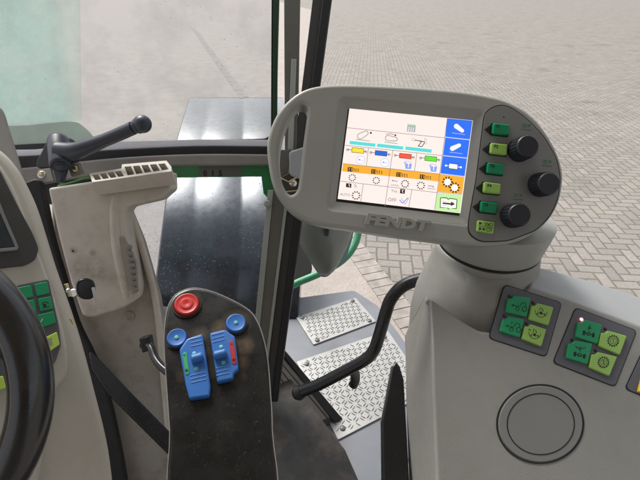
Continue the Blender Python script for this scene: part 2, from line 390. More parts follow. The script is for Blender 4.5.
# ================================================================= SETTING
mb = MB(); mb.face([(-400, -60, 0), (400, -60, 0), (400, 900, 0), (-400, 900, 0)], M['paving']); mb.build('ground', kind='structure')
G = hplane(0)
a = G.hit(400, 330); b_ = G.hit(346, 252); dr = (b_-a).normalized()
far = a+dr*300; near = a-dr*40; lf = Vector((-dr.y, dr.x, 0))
if lf.x > 0: lf = -lf
u4 = Vector((0, 0, .004)); mb = MB(); mb.face([near+u4, a+u4, G.hit(346, 252)+u4, G.hit(322, 150)+u4, G.hit(312, 10)+u4, Vector((-120, 500, .004)), Vector((-300, 300, .004)), Vector((-300, -60, .004))], M['apron']); mb.build('pavement', kind='structure')
mb = MB(); q = 0
while q < 30:
    c = a-dr*6+dr*q; w = .2; l = .1
    z = .012+random.uniform(-.002, .002)
    for (x0, y0, x1, y1) in [(0, .004, w, l-.004)]:
        p = [c+lf*(-x0)+dr*y0, c-lf*x1+dr*y0, c-lf*x1+dr*y1, c-lf*x0+dr*y1]
        top = [v+Vector((0, 0, z)) for v in p]; bot = [v+Vector((0, 0, -.05)) for v in p]
        mb.face(top, M['kerb'])
        for i in range(4): mb.face([bot[i], bot[(i+1) % 4], top[(i+1) % 4], top[i]], M['kerb'])
    q += l
mb.build('kerb', kind='structure', smooth=None)

# ================================================================= BOARDING STEPS
ZS = H-1.2; SP = hplane(ZS)
st = empty('boarding_steps', SP.hit(345, 350), 'blue-grey metal boarding steps with two bare chequered tread plates, below the curved black handle', 'steps')
shape('step_frame', SP, rnd([(276, 300), (354, 289.5), (378, 305), (408, 345), (450, 425), (330, 520), (240, 420)], 3), M['frame'], st, -.004, .03, .003)
def plate(pts):
    pl = shape('tread_plate', SP, rnd(pts, 1.2), M['alu'], st, 0.002, .005, .0008)
    o = Vector(pts[0]); 
    w = [SP.hit(*p) for p in pts]; ux = (w[1]-w[0]); uy = (w[3]-w[0]); W, Hh = ux.length, uy.length; ux.normalize(); uy.normalize()
    d = MB(); s = .0225; z = Vector((0, 0, 1))
    poly2 = [Vector((x.x, x.y)) for x in w]
    def inside(p, mrg=.012):
        sg = []
        for i in range(4):
            A, B = poly2[i], poly2[(i+1) % 4]; e = (B-A).normalized(); sg.append(e.x*(p.y-A.y)-e.y*(p.x-A.x))
        return all(x > mrg for x in sg) or all(x < -mrg for x in sg)
    a0 = math.radians(10)
    for i in range(-30, 60):
        for j in range(-30, 60):
            cx, cy = i*s, j*s
            c = w[0]+Vector((cx*math.cos(a0)-cy*math.sin(a0), cx*math.sin(a0)+cy*math.cos(a0), 0))
            an = math.radians(45 if (i+j) % 2 else -45)+a0
            t = Vector((math.cos(an), math.sin(an), 0)); n_ = Vector((-t.y, t.x, 0))
            for off in (-.0045, .0045):
                cc = c+n_*off
                if not inside(cc): continue
                L, B = .0092, .0018
                base = [cc+t*L, cc+n_*B, cc-t*L, cc-n_*B]; topp = [cc+t*L*.7, cc+n_*B*.45, cc-t*L*.7, cc-n_*B*.45]
                bb = [v+z*.002 for v in base]; tt = [v+z*.0045 for v in topp]
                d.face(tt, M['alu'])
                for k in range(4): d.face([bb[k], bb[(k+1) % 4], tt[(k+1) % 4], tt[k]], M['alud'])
    d.build('tread_ridges', pl, None)
    cen = sum(w, Vector())/4
    for q in w:
        c = q+(cen-q)*.16
        m_ = MB(); lathe_mb(m_, c+z*.002, z, [(0, .009), (.003, .009), (.005, .006)], M['alud'], 16); m_.build('bolt', pl)
plate([(296, 317.5), (355.6, 298), (376, 321.5), (313.5, 345)])
plate([(296.4, 362), (388, 331), (430, 392), (338, 440)])

# ================================================================= MUDGUARD + WHEEL
mg = empty('front_mudguard', P(230, 300, 1.9), 'curved black plastic mudguard seen through the lower window, sky reflected on its top', 'mudguard')
prof = catmull([(99, 2.75, 190), (105, 2.6, 188), (118, 2.4, 184), (140, 2.2, 178), (178, 2.0, 170.5), (215, 1.86, 165), (255, 1.79, 160), (300, 1.76, 155), (350, 1.78, 152), (410, 1.85, 150)], 5, False)
mb = MB(); cols = []
for (py, d, xl) in prof:
    row = []
    x0 = P(xl, py, d).x; 
    for s_, dz in [(0, -.06), (0, 0), (.006, .006), (.12, .006), (.136, .003), (.152, .006), (.31, .006), (.33, .001), (.35, .001), (.37, .006), (.54, .006), (.558, .003), (.576, .006), (.60, .006), (.60, -.06)]:
        p = P(xl, py, d); nrm = Vector((0, -.5, .8)).normalized()
        row.append(Vector((x0+s_, p.y, p.z))+nrm*dz)
    cols.append(row)
for i in range(len(cols)-1):
    for j in range(len(cols[0])-1): mb.face([cols[i][j], cols[i+1][j], cols[i+1][j+1], cols[i][j+1]], M['fender'])
o = mb.build('shell', mg, 40, True)
so = o.modifiers.new('thick', 'SOLIDIFY'); so.thickness = .006; so.offset = 1
# tyre under the guard
cw = P(232, 300, 2.35); cw.z = .62
wh = empty('tractor_wheel', Vector((cw.x, cw.y, 0)), 'dark front tractor tyre tucked beneath the black mudguard', 'wheel')
mb = MB(); lathe_mb(mb, cw-Vector((.22, 0, 0)), Vector((1, 0, 0)), [(0, .3), (0, .45), (.02, .54), (.08, .59), (.22, .6), (.36, .59), (.42, .54), (.44, .45), (.44, .3)], M['tyre'], 64)
for i in range(26):
    for sd in (-1, 1):
        t0 = 2*math.pi*(i+(.5 if sd > 0 else 0))/26
        def q(x, t, r): return cw+Vector((x*sd, math.cos(t)*r, math.sin(t)*r))
        A = [(.0, t0), (.0, t0+.07), (.21, t0+.25), (.21, t0+.18)]
        bt = [q(x, t, .585) for x, t in A]; tp = [q(x, t, .622) for x, t in A]
        mb.face(tp, M['tyre'])
        for k in range(4): mb.face([bt[k], bt[(k+1) % 4], tp[(k+1) % 4], tp[k]], M['tyre'])
mb.build('tyre', wh, 30)
mb = MB(); lathe_mb(mb, cw-Vector((.16, 0, 0)), Vector((1, 0, 0)), [(0, .31), (.04, .29), (.05, .12), (.09, .1), (.32, .31)], M['green'], 40); mb.build('rim', wh)

# ================================================================= WINDOW WALL (the cab side the lever sits on)
WPL = Plane(P(150, 145, 1.08), P(270, 143, 1.08), P(150, 300, 1.16))
WU = Plane(P(150, 145, 1.09), P(270, 143, 1.09), P(150, 20, 1.02))
win = empty('upper_window', WU.hit(170, 120), 'wide dusty upper window pane above the dark lever, rounded at its lower right corner', 'window')
upper = rnd([(66, -60), (273, -60), (273, 139), (66, 142.5)], 6)
shape('pane', WU, rnd([(-80, -60), (272.5, -60), (271.5, 138.5), (67, 142), (-80, 150)], 9), M['glassU'], win, 0, .004, .0004)
shape('window_frame', WU, [[(-90, -70), (281, -70), (276, 146), (60, 149), (-90, 158)], rnd([(-80, -62), (272, -62), (271, 138.5), (66, 142), (-80, 150)], 9)[::-1]], M['gloss'], win, .006, .012, .002)
shape('edge_trim', WU, [(274.5, -70), (279, -70), (277.5, 128), (273.2, 128)], M['dgreen'], win, .012, .008, .001)
ws = empty('windscreen', WU.hit(30, 110), 'pale mint tinted reflection-painted glass pane at the far upper left beside the dashboard', 'window')  # pane whose pale film paints in a sky reflection
shape('pane', WU, rnd([(-60, -60), (71, -60), (74, 120), (40, 122.5), (10, 125), (-60, 126)], 3), M['glassW'], ws, -.03, .005, .0005)
shape('tint_band', WU, catmull([(-60, 126.3), (10, 125.3), (40, 122.8), (66, 121.3), (76, 126), (86, 136), (90, 146)], 4, False)+[(-60, 152)], M['glassB'], ws, -.03, .005, .0003)
# pale strip, black gasket, beige ledge, green rail
lg = empty('window_ledge', WPL.hit(160, 160), 'cab cross rail under the upper window with pale strip, black gasket and green lower edge', 'ledge')
shape('pale_strip', WPL, [(-40, 151), (38, 149.5), (120, 141.5), (200, 139.5), (274, 140), (274, 147), (200, 146.5), (120, 150), (38, 157), (-40, 160)], M['lav'], lg, .012, .02, .002)
shape('gasket', WPL, catmull([(-40, 158), (38, 155.5), (120, 149.5), (200, 146), (276, 146.5)], 5, False)+catmull([(276, 156), (200, 154.5), (120, 159), (38, 170), (-40, 176)], 5, False), M['black'], lg, .022, .03, .004)
shape('cover', WPL, catmull([(-20, 172), (38, 167), (120, 158), (200, 154), (275, 154.5)], 5, False)+[(276, 165.5), (200, 166), (150, 166.5), (120, 172), (40, 186), (-20, 190)], M['beige'], lg, .034, .04, .006)
shape('green_rail', WPL, [(140, 163), (276, 163), (300, 163), (298, 196), (281, 213), (264, 193), (262, 176.5), (140, 178)], M['green'], lg, .012, .02, .0015)
sk = shape('sticker', WPL, rnd([(200, 166.5), (243, 166), (243, 175.8), (200, 176.6)], .6), M['sticker'], lg, .0128, .0006, .0001)
dc = Decal(WPL, .0129)
for i, ch in enumerate('015'): dc.text(ch, 206.5+i*7.5, 173.4, 7.5, 0, M['ink'], .035)
dc.build('digits', sk, None)
shape('black_base', WPL, rnd([(24, 196), (26, 164), (60, 160), (120, 161), (124, 182), (60, 205)], 3), M['black'], lg, .02, .02, .003)

lw = empty('lower_window', WPL.hit(215, 250), 'lower window pane specked with dried dirt, behind the red and blue button panel', 'window')
shape('pane', WPL, rnd([(118, 177), (265, 176.5), (272, 196), (256, 420), (118, 420)], 3), M['glassL'], lw, -.004, .004, .0004)

# ================================================================= PILLAR
PP = Plane(P(270, 100, 1.02), P(300, 100, 1.02), P(255, 380, 1.12))
pi_ = empty('door_pillar', PP.hit(262, 400), 'leaning grey-brown door pillar with pale edge strip and black seals, left of the open doorway', 'pillar')
def bar(name, xt0, xt1, xb0, xb1, mat, fr, th=.03, yt=170, yb=345, y0=-60, y1=400, bev=.0015):
    def X(a, b, y): return a+(b-a)*(y-yt)/(yb-yt)
    return shape(name, PP, [(X(xt0, xb0, y0), y0), (X(xt1, xb1, y0), y0), (X(xt1, xb1, y1), y1), (X(xt0, xb0, y1), y1)], mat, pi_, fr, th, bev)
bar('edge_strip', 270.5, 276, 253.2, 258.6, M['postl'], .014, .03, y0=190)
bar('post', 276, 291, 258.4, 268.2, M['post'], .010, .04, y0=150)
bar('edge_strip', 289.2, 292, 267.6, 270.4, M['postl'], .013, .03, y0=150, bev=.001)
bar('inner_channel', 291.8, 301, 270.3, 278.6, M['bezel'], .004, .04)
bar('seal', 300.5, 309, 278.4, 285.5, M['black'], .012, .04, bev=.004)
shape('post_top', PP, [(284, -60), (301, -60), (297, 160), (285, 160)], M['post'], pi_, .006, .03, .002)
shape('post_strip', PP, [(291.5, 60), (297, 60), (293.5, 150), (288, 150)], M['postl'], pi_, .01, .01, .002)
m_ = MB(); c = PP.hit(268.5, 203)+PP.n*.016; lathe_mb(m_, c, PP.n, [(0, .009), (.006, .009), (.01, .006)], M['postl'], 20); m_.build('hinge_pin', pi_)
# latch seen through the terminal's hand slot
la = empty('door_latch', PP.hit(292, 175), 'pale plastic block over a small metal latch, seen through the hand slot of the display', 'latch')
shape('cover', PP, rnd([(290, 153), (308, 147), (308, 182), (291, 176)], 3), M['strip'], la, .04, .02, .004)
shape('latch_plate', PP, rnd([(281, 178), (296, 170), (304, 205), (286, 205)], 2), M['bezel'], la, .03, .01, .002)
m_ = MB(); tube_mb(m_, [PP.hit(282, 178)+PP.n*.035, PP.hit(290, 182)+PP.n*.04, PP.hit(300, 176)+PP.n*.036], .0022, M['brass'], 10); tube_mb(m_, [PP.hit(283, 192)+PP.n*.035, PP.hit(300, 190)+PP.n*.036], .0018, M['brass'], 10); m_.build('latch_wire', la)
m_ = MB(); lathe_mb(m_, PP.hit(294, 183)+PP.n*.031, PP.n, [(0, .009), (.006, .009), (.01, .005)], M['steel'], 20); m_.build('latch_pin', la)

# door sill
FLZ = H-1.02; FL = hplane(FLZ)
SL = Plane(P(275, 360, 1.24), P(310, 400, 1.30), P(255, 400, 1.22))
si = empty('door_sill', SL.hit(290, 390), 'ribbed grey-brown metal sill strip at the foot of the door pillar', 'sill')
for i in range(4):
    f0, f1 = i/4, (i+.82)/4
    def lp(a, b, t): return (a[0]+(b[0]-a[0])*t, a[1]+(b[1]-a[1])*t)
    A0, A1, B0, B1 = (264, 364), (281, 355), (308, 425), (334, 415)
    shape('rib', SL, [lp(A0, A1, f0), lp(A0, A1, f1), lp(B0, B1, f1), lp(B0, B1, f0)], M['sill'], si, .004, .01, .0012)
shape('sill_base', SL, [(250, 362), (283, 354), (345, 425), (300, 480), (270, 440)], M['bezel'], si, 0, .02, .002)
shape('seal', SL, [(280.5, 353), (284.5, 350), (345, 422), (338, 428)], M['black'], si, .010, .02, .003)
mb = MB(); fz = [FL.hit(x, y) for x, y in [(-300, 360), (130, 300), (240, 320), (285, 372), (345, 450), (420, 620), (300, 1200), (-500, 1200)]]
mb.face(fz, M['mat']); mb.face([p-Vector((0, 0, .04)) for p in fz][::-1], M['mat'])
for i in range(len(fz)): mb.face([fz[i], fz[(i+1) % len(fz)], fz[(i+1) % len(fz)]-Vector((0, 0, .04)), fz[i]-Vector((0, 0, .04))], M['mat'])
mb.build('cab_floor', kind='structure', smooth=None)

# ================================================================= MIRROR + GREEN TUBE
mi = empty('wing_mirror', P(320, 250, 1.35), 'grey tapered mirror housing with black rim hanging outside, under the left end of the display', 'mirror')
outer = catmull([(289, 196), (291, 213), (294.5, 230), (303, 250), (311, 263), (317, 272), (321, 275.5), (325, 275), (330, 270), (338, 256), (344, 243), (349, 225), (352, 196)], 5, False)
MPn = Plane(P(320, 240, 1.3), P(340, 240, 1.33), P(320, 270, 1.3))
cx = 322
mb = MB(); rings = []
for s_, off in [(1, 0), (.99, .02), (.93, .045), (.78, .066), (.55, .08), (.25, .088)]:
    rings.append([MPn.hit(cx+(x-cx)*s_-(1-s_)*2, 200+(y-200)*(s_*.5+.5) if y > 200 else y)+MPn.n*off for x, y in outer])
for i in range(len(rings)-1):
    for j in range(len(outer)-1): mb.face([rings[i][j], rings[i][j+1], rings[i+1][j+1], rings[i+1][j]], M['mirror'])
mb.face(rings[-1], M['mirror']); mb.face(rings[0][::-1], M['mirror'])
mb.build('shell', mi, 50, True)
shape('rim', MPn, catmull([(346, 200), (343, 232), (337, 250), (327, 268), (321, 276), (328, 275), (339, 261), (347, 243), (352, 225), (354, 200)], 4), M['gloss'], mi, .012, .02, .003)
shape('mirror_glass', MPn, catmull([(350, 200), (346, 236), (339, 256), (331, 269), (338, 267), (345, 261), (350, 248), (354, 232), (357, 200)], 4), M['mglass'], mi, -.002, .02, .002)
shape('slot', MPn, rnd([(304, 220.5), (318, 227.5), (321, 226), (316, 230.5), (308, 228)], 1), M['mirror'], mi, .1, .006, .0015)
shape('clip', MPn, rnd([(311.5, 229.5), (315.5, 229), (315, 236.5), (312, 236)], 1), M['black'], mi, .094, .004, .001)
gr = empty('guard_rail', P(340, 268, 1.45), 'curved pale green tube passing below and behind the grey mirror housing', 'rail')
mb = MB(); pts = smooth3([P(270, 296, 1.42), P(297, 283, 1.42), P(316, 275, 1.42), P(334, 266, 1.43), P(346, 257, 1.44), P(354, 246, 1.45), P(358, 234, 1.46), P(360, 215, 1.47), P(361, 190, 1.47)], 6)
tube_mb(mb, pts, .0125, M['mint'], 18); mb.build('tube', gr, 50)
rb = empty('rubber_flap', P(306, 265, 1.7), 'small dark grey rubber flap in the narrow gap between door seal and mirror', 'flap')
FP = Plane(P(306, 265, 1.6), P(316, 265, 1.6), P(306, 285, 1.58))
shape('flap', FP, catmull([(296, 240), (303, 248), (309, 256), (312, 268), (308, 278), (300, 284), (292, 280)], 5), M['bezel'], rb, 0, .02, .003)

# ================================================================= GRAB HANDLE
gh = empty('grab_handle', P(380, 330, .82), 'bent black tubular grab handle rising from the doorway to the console', 'handle')
pts = smooth3([P(300, 392, .93), P(318, 385, .92), P(345, 371, .90), P(366, 359, .88), P(374, 350, .87), P(379, 336, .865), P(386, 312, .85), P(391, 299, .84), P(401, 287.5, .83), P(416, 280.5, .82), P(436, 278, .80), P(462, 280, .78)], 8)
mb = MB(); tube_mb(mb, pts, .0128, M['gloss'], 24); mb.build('tube', gh, 60)
mb = MB(); tube_mb(mb, smooth3([P(352, 368, .90), P(355, 374, .94), P(355, 381, .97), P(353, 385, .98)], 5), .011, M['black'], 16); mb.build('lower_bracket', gh, 60)
mb = MB(); lathe_mb(mb, P(302, 391, .93), (P(290, 397, .94)-P(302, 391, .93)), [(0, .015), (.012, .017), (.02, .012)], M['black'], 20); mb.build('end_cap', gh)

# ================================================================= WINDOW LEVER
lv = empty('window_lever', P(60, 165, .88), 'dark blue-grey window lever with round ball knob, on the ledge at upper left', 'lever')
up = (P(58, 140, .90)-P(60, 168, .865)); hc = P(60, 166, .865)
mb = MB(); L = up.length; lathe_mb(mb, hc, up, [(0, .0165), (.002, .0185), (.006, .0195), (L*.5, .0205), (L*.85, .0215), (L*.95, .0195), (L, .015)], M['lever'], 32); mb.build('hub', lv, 50)
mb = MB(); lathe_mb(mb, hc+up.normalized()*.0005, -up, [(0, .0135), (.003, .0135), (.0035, .012), (.0032, .009), (.006, .008), (.0065, .004)], M['lever'], 28); mb.build('hub_cap', lv)
mb = MB(); ar = smooth3([P(60, 152, .875), P(75, 151, .868), P(95, 144, .86), P(115, 136, .852), P(133, 128, .845)], 6)
tube_mb(mb, ar, [.021-.0078*min(1, i/(len(ar)*.6)) for i in range(len(ar))], M['lever'], 24); mb.build('arm', lv, 60)
mb = MB(); c = P(142.5, 124, .842); ax = (P(142.5, 124, .842)-P(125, 132, .85)).normalized()
lathe_mb(mb, c, ax, [(-.026, .0108), (-.018, .0125), (-.012, .0155)]+[(.0178*math.sin(t), .0178*math.cos(t)) for t in [math.radians(q) for q in range(-35, 90, 12)]], M['lever'], 32); mb.build('ball_knob', lv, 60)
LP = Plane(P(60, 165, .885), P(90, 165, .885), P(60, 190, .88))
shape('tail', LP, rnd([(52, 164), (68, 164), (63, 183), (57.5, 183.5)], 2.5), M['lever'], lv, .006, .014, .003)
LB = Plane(P(60, 165, .91), P(90, 165, .91), P(60, 190, .90))
shape('backing_bracket', LB, catmull([(37, 167), (42, 150), (49, 137), (56, 136), (68, 137), (73, 142), (74, 160), (70, 166)], 4), M['black'], lv, 0, .02, .003)
for (pts, c) in (([(42, 172), (54, 170), (58, 183), (44, 186)], (46, 176.5)), ([(71, 167), (84, 164), (88, 175), (75, 179)], (79.5, 171.5))):
    fx = shape('fixing_plate', LB, rnd(pts, 1), M['beige'], lv, .014, .006, .001)
    mb = MB(); lathe_mb(mb, LB.hit(*c)+LB.n*.014, LB.n, [(0, .0065), (.003, .0065), (.004, .005), (.006, .004)], M['brass'], 6); lathe_mb(mb, LB.hit(*c)+LB.n*.0135, LB.n, [(0, .0085), (.0018, .0085)], M['steel'], 24); mb.build('bolt', fx)
wr = empty('wire', P(75, 182, .87), 'short green-yellow wire tucked beneath the lever, left of the vent slots', 'wire')
mb = MB(); tube_mb(mb, smooth3([P(58, 186, .86), P(66, 184, .86), P(76, 181, .86), P(84, 178.5, .862), P(92, 178, .87)], 5), .0019, M['wire'], 10); mb.build('strand', wr, 60)
mb = MB(); tube_mb(mb, smooth3([P(58, 188, .862), P(68, 186.5, .862), P(80, 183, .862), P(92, 180.5, .87)], 5), .0016, M['black'], 10); mb.build('strand', wr, 60)

# ================================================================= SIDE CASING with slots
CP = Plane(P(60, 190, .85), P(170, 175, .87), P(90, 330, .88))
cs = empty('side_casing', P(110, 300, .9), 'cream plastic side casing with slotted top and brown smudges, behind the ignition key', 'casing')
stain(M['cream'], [(tuple(CP.hit(x, y)), r_/420*.87, a_) for x, y, r_, a_ in [(82, 268, 16, .5), (95, 270, 18, .5), (105, 275, 14, .35), (74, 250, 5, .8), (93, 253, 5, .5), (90, 310, 14, .35), (64, 215, 14, .15)]], (.17, .115, .085), 55)
up_poly = rnd([(47.5, 188), (92, 181), (171, 171), (171.5, 189), (163, 196), (160, 199), (128, 206.5), (124.5, 212), (125.5, 224), (131, 255), (137, 290), (135, 301), (122, 309), (92, 318), (82, 316), (70, 282), (58, 236)], 3)
o = shape('upper_cover', CP, up_poly, M['cream'], cs, 0, .06, .006, 50)
CL = Plane(P(60, 190, .90), P(170, 175, .93), P(90, 330, .93))
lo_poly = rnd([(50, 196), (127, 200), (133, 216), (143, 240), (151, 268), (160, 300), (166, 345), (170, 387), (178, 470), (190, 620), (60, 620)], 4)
shape('lower_panel', CL, lo_poly, M['cream_shaded'], cs, 0, .03, .01, 50)
# raised edge roll on the lower panel's right side
mb = MB(); tube_mb(mb, smooth3([CL.hit(x, y)+CL.n*.004 for x, y in [(129, 208), (139.5, 238), (148, 266), (156, 300), (161, 340), (165, 387), (172, 465)]], 5), .0075, M['cream'], 14); mb.build('edge_roll', cs, 60)
# soft vertical fold on the cover
mb = MB(); fold = smooth3([CP.hit(x, y)-CP.n*.006 for x, y in [(116, 190), (114, 215), (117, 250), (124, 285), (127, 300)]], 6)
tube_mb(mb, fold, [.008+.004*math.sin(math.pi*i/(len(fold)-1)) for i in range(len(fold))], M['cream'], 20); mb.build('fold', cs, 60)
# vent: row of square cells open to the top, real walls
VP = Plane(P(90, 178, .855), P(170, 166, .865), P(92, 170, .885))
cells_out = [(90, 175), (122, 170.2), (122.6, 166), (167, 162.2), (172, 168.5), (172, 173), (93, 184)]
tl, tr, br, bl = (92.2, 175.6), (166, 164), (169.5, 169.5), (94.5, 180.4)
holes = []
for i in range(9):
    f0, f1 = (i+.09)/9, (i+.86)/9
    big = i >= 4
    def q(f, v):
        if i < 4: T = (92+ (122-92)*(f*9/4), 176-(f*9/4)*4.4); B = (96+(126.5-96)*(f*9/4), 182.6-(f*9/4)*4.3)
        else:
            g = (f*9-4)/5; T = (124+(166-124)*g, 167.4-g*3.2); B = (128+(171-128)*g, 178.2-g*6.6)
        return (T[0]+(B[0]-T[0])*v, T[1]+(B[1]-T[1])*v)
    holes.append([q(f0, .1), q(f0, .9), q(f1, .9), q(f1, .1)])
shape('vent_grille', VP, [cells_out]+holes, M['cream'], cs, .004, .03, .0004)
shape('vent_floor', VP, [(92, 176), (166, 164.5), (170, 171), (95, 182.5)], M['black'], cs, -.024, .004, .0005)
for (x, y, s_) in ((116, 259, 1), (122, 287, 1), (73, 251, .6)):
    mb = MB(); lathe_mb(mb, CP.hit(x, y)-CP.n*.0005, CP.n, [(0, .0036*s_), (.0012, .0034*s_)], M['ink'], 12); mb.build('screw_hole', cs)
mb = MB(); lathe_mb(mb, CL.hit(129, 316)+CL.n*0, CL.n, [(0, .012), (.003, .011), (.004, .008), (.001, .005)], M['cream_shaded'], 24); mb.build('grommet', cs)
shape('pocket', CP, rnd([(118, 237), (124, 236), (137, 262), (138, 292), (132, 295), (127, 280)], 2), M['cream_shaded'], cs, .0025, .01, .002)
mb = MB()
for i in range(8):
    t = i/7; c = CP.hit(130+t*6.5, 247+t*42)+CP.n*.003
    lathe_mb(mb, c, CP.n, [(0, .0062), (.004, .0062), (.007, .004)], M['beige'], 10)
mb.build('cable_clip', cs, 40)

# black gap strip between dashboard and casing
gs = empty('gap_seal', P(60, 240, .9), 'black rubber seal running down the gap between dashboard and cream casing', 'seal')
shape('strip', CL, catmull([(43, 180), (49, 184), (54, 205), (60, 235), (70, 270), (84, 318), (100, 352), (114, 392), (130, 470), (140, 560)], 5, False)+catmull([(106, 560), (100, 470), (92, 392), (84, 345), (64, 290), (50, 250), (40, 215), (30, 185)], 5, False), M['black'], gs, .036, .02, .004)
# pedal lever and linkage
pe = empty('pedal_lever', P(152, 350, .84), 'bent black pedal lever end emerging behind the button panel', 'pedal')
mb = MB(); tube_mb(mb, smooth3([P(143, 345, .86), P(150, 346, .84), P(155, 358, .82), P(164, 369, .80), P(180, 380, .78)], 6), .0075, M['gloss'], 16); mb.build('rod', pe, 60)
PB = Plane(P(146, 345, .85), P(160, 345, .85), P(146, 360, .85))
shape('rubber_stop', PB, rnd([(140.5, 337.5), (150.5, 335), (153, 349), (144, 352)], 1.5), M['black'], pe, .01, .022, .003)
ln = empty('floor_linkage', P(105, 375, .88), 'flat black linkage bar sloping down between dashboard and lower casing', 'bar')
shape('bar', Plane(P(100, 370, .88), P(120, 385, .88), P(95, 385, .86)), [(89, 353), (92, 351), (125, 386), (190, 452), (180, 464), (108, 392), (92, 368)], M['gloss'], ln, 0, .015, .002)

# ================================================================= IGNITION KEY
ik = empty('ignition_key', CP.hit(84, 288)+CP.n*.02, 'ignition key with rounded black head and bright metal blade, in the cream casing', 'key')
mb = MB(); c = CP.hit(76, 292); lathe_mb(mb, c, CP.n, [(0, .009), (.010, .009), (.012, .007)], M['steel'], 24); mb.build('lock_barrel', ik)
KP = Plane(P(84, 288, .835), P(94, 290, .845), P(84, 300, .835))
shape('key_head', KP, catmull([(76, 283), (80, 279), (87, 278), (93, 281), (95, 288), (93.5, 296), (88, 299), (80, 297.5), (76, 292)], 5), M['gloss'], ik, .012, .012, .004, 60)
sb = shape('key_blade', KP, rnd([(90.5, 287), (93.8, 286.4), (96.8, 305), (93.8, 303)], .6), M['steel'], ik, .0165, .003, .0005)

# ================================================================= DASHBOARD
DP = Plane(P(30, 250, .62), P(60, 258, .64), P(20, 350, .58))
da = empty('dashboard', P(0, 380, .62), 'cream dashboard at the left edge with dark display bezel and green keys', 'dashboard')
edge = catmull([(-120, 90), (-40, 120), (0, 147), (16, 163), (27, 181), (38, 205), (48, 236), (58, 268), (72, 307), (84, 345), (95, 387), (110, 450), (118, 520)], 6, False)
o = shape('trim', DP, edge+[(-250, 520), (-250, 90)], M['cream2'], da, 0, .07, .014, 60)
inner = catmull([(-120, 118), (-40, 138), (-8, 158), (8, 178), (20, 203), (31, 235), (44, 268), (56, 305), (66, 345), (66, 375), (50, 400), (40, 470), (30, 520)], 6, False)
shape('fascia', DP, inner+[(-250, 520), (-250, 118)], M['cream2'], da, .006, .02, .004, 60)
cl = shape('instrument_cluster', DP, rnd([(-200, 120), (-30, 150), (0, 172), (18, 208), (33, 236), (38.5, 250), (35, 261), (24, 267), (8, 268.5), (-200, 300)], 4), M['bezel'], da, .0085, .01, .0015)
shape('cluster_frame', DP, [rnd([(-200, 175), (-6, 190), (6, 220), (18.5, 249), (17, 252), (-200, 275)], 1.5), rnd([(-190, 180), (-9, 194), (3, 222), (15, 249), (-190, 268)], 1)[::-1]], M['panel'], cl, .010, .003, .0008)
shape('display', DP, rnd([(-190, 180), (-9, 194), (3, 222), (15, 249), (-190, 268)], 1), M['lcd'], cl, .0088, .002, .0003)
kp = shape('key_pad', DP, rnd([(20, 285.5), (48, 280), (58, 325), (60.5, 345), (55, 362), (46, 374), (-40, 400), (-40, 300)], 3), M['pad'], da, .0078, .006, .0008, label='dark foil key pad of green keys')
def dkey(pts, m, lab):
    return shape('key', DP, rnd(pts, 1.2), m, kp, .0105, .004, .0009, label=lab)
dkey([(17, 289), (30.5, 286.5), (33, 298), (20, 301)], M['kgreenb'], 'plain green key')
dkey([(33.5, 285.5), (46.5, 283), (49, 294.5), (36, 297.5)], M['kgreenb'], 'plain green key in the top right corner')
k1 = dkey([(37, 300), (50, 297.5), (52.5, 309.5), (39.5, 312.5)], M['kgreenb'], 'green key with a small black vehicle symbol')
dkey([(20, 303.5), (33.5, 300.5), (36, 312.5), (23, 315)], M['kgreenb'], 'green key half hidden by the steering wheel')
k2 = dkey([(37, 316), (53, 312), (55, 323.5), (41, 328.5)], M['kgreenb'], 'green key with a small pale mark')
k3 = dkey([(44, 338.5), (56, 332.5), (59, 345), (49, 352)], M['klimey'], 'yellow-green key with a grey square symbol')
dkey([(-8, 379), (3, 376), (6, 388), (-6, 392)], M['klimey'], 'yellow-green key at the lower left')
dc = Decal(DP, .0106); dc.path([(41, 306), (43, 303.5), (46, 303), (48, 305)], .8, M['ink']); dc.disc(44, 306.5, 1.6, M['ink']); dc.path([(42, 309), (49, 307.4)], .8, M['ink']); dc.build('symbol', k1, None)
dc = Decal(DP, .0106); dc.path([(39, 323), (41, 322), (42, 319.5)], .9, M['pale']); dc.build('symbol', k2, None)
dc = Decal(DP, .0106); dc.poly([(47, 342), (51, 340.5), (52, 345.5), (48.3, 347)], M['lgr'] if 'lgr' in M else M['strip']); dc.path([(46.5, 341), (51.5, 339.3)], .5, M['ink']); dc.build('symbol', k3, None)
# metal catch on the dash edge
mb = MB(); lathe_mb(mb, P(68, 291, .60), DP.n, [(0, .003), (.004, .003), (.005, .002)], M['steel'], 16); tube_mb(mb, [P(66, 284, .6), P(70, 296, .605)], .003, M['brass'], 10); mb.build('catch', da)
mb = MB(); tube_mb(mb, [P(71, 318, .59), P(74, 324, .592)], .0022, M['brass'], 10); mb.build('catch', da)
# grey pad behind
bp_ = empty('column_cover', P(5, 150, .72), 'grey-beige upright plastic cover at the far left edge behind the dashboard', 'cover')
shape('cover', Plane(P(5, 150, .72), P(20, 150, .74), P(5, 180, .70)), catmull([(-80, 60), (-20, 96), (-2, 104), (5.5, 111), (11, 128), (18, 150), (26, 178), (30, 200)], 5, False)+[(-80, 220)], M['beige'], bp_, 0, .04, .008, 60)

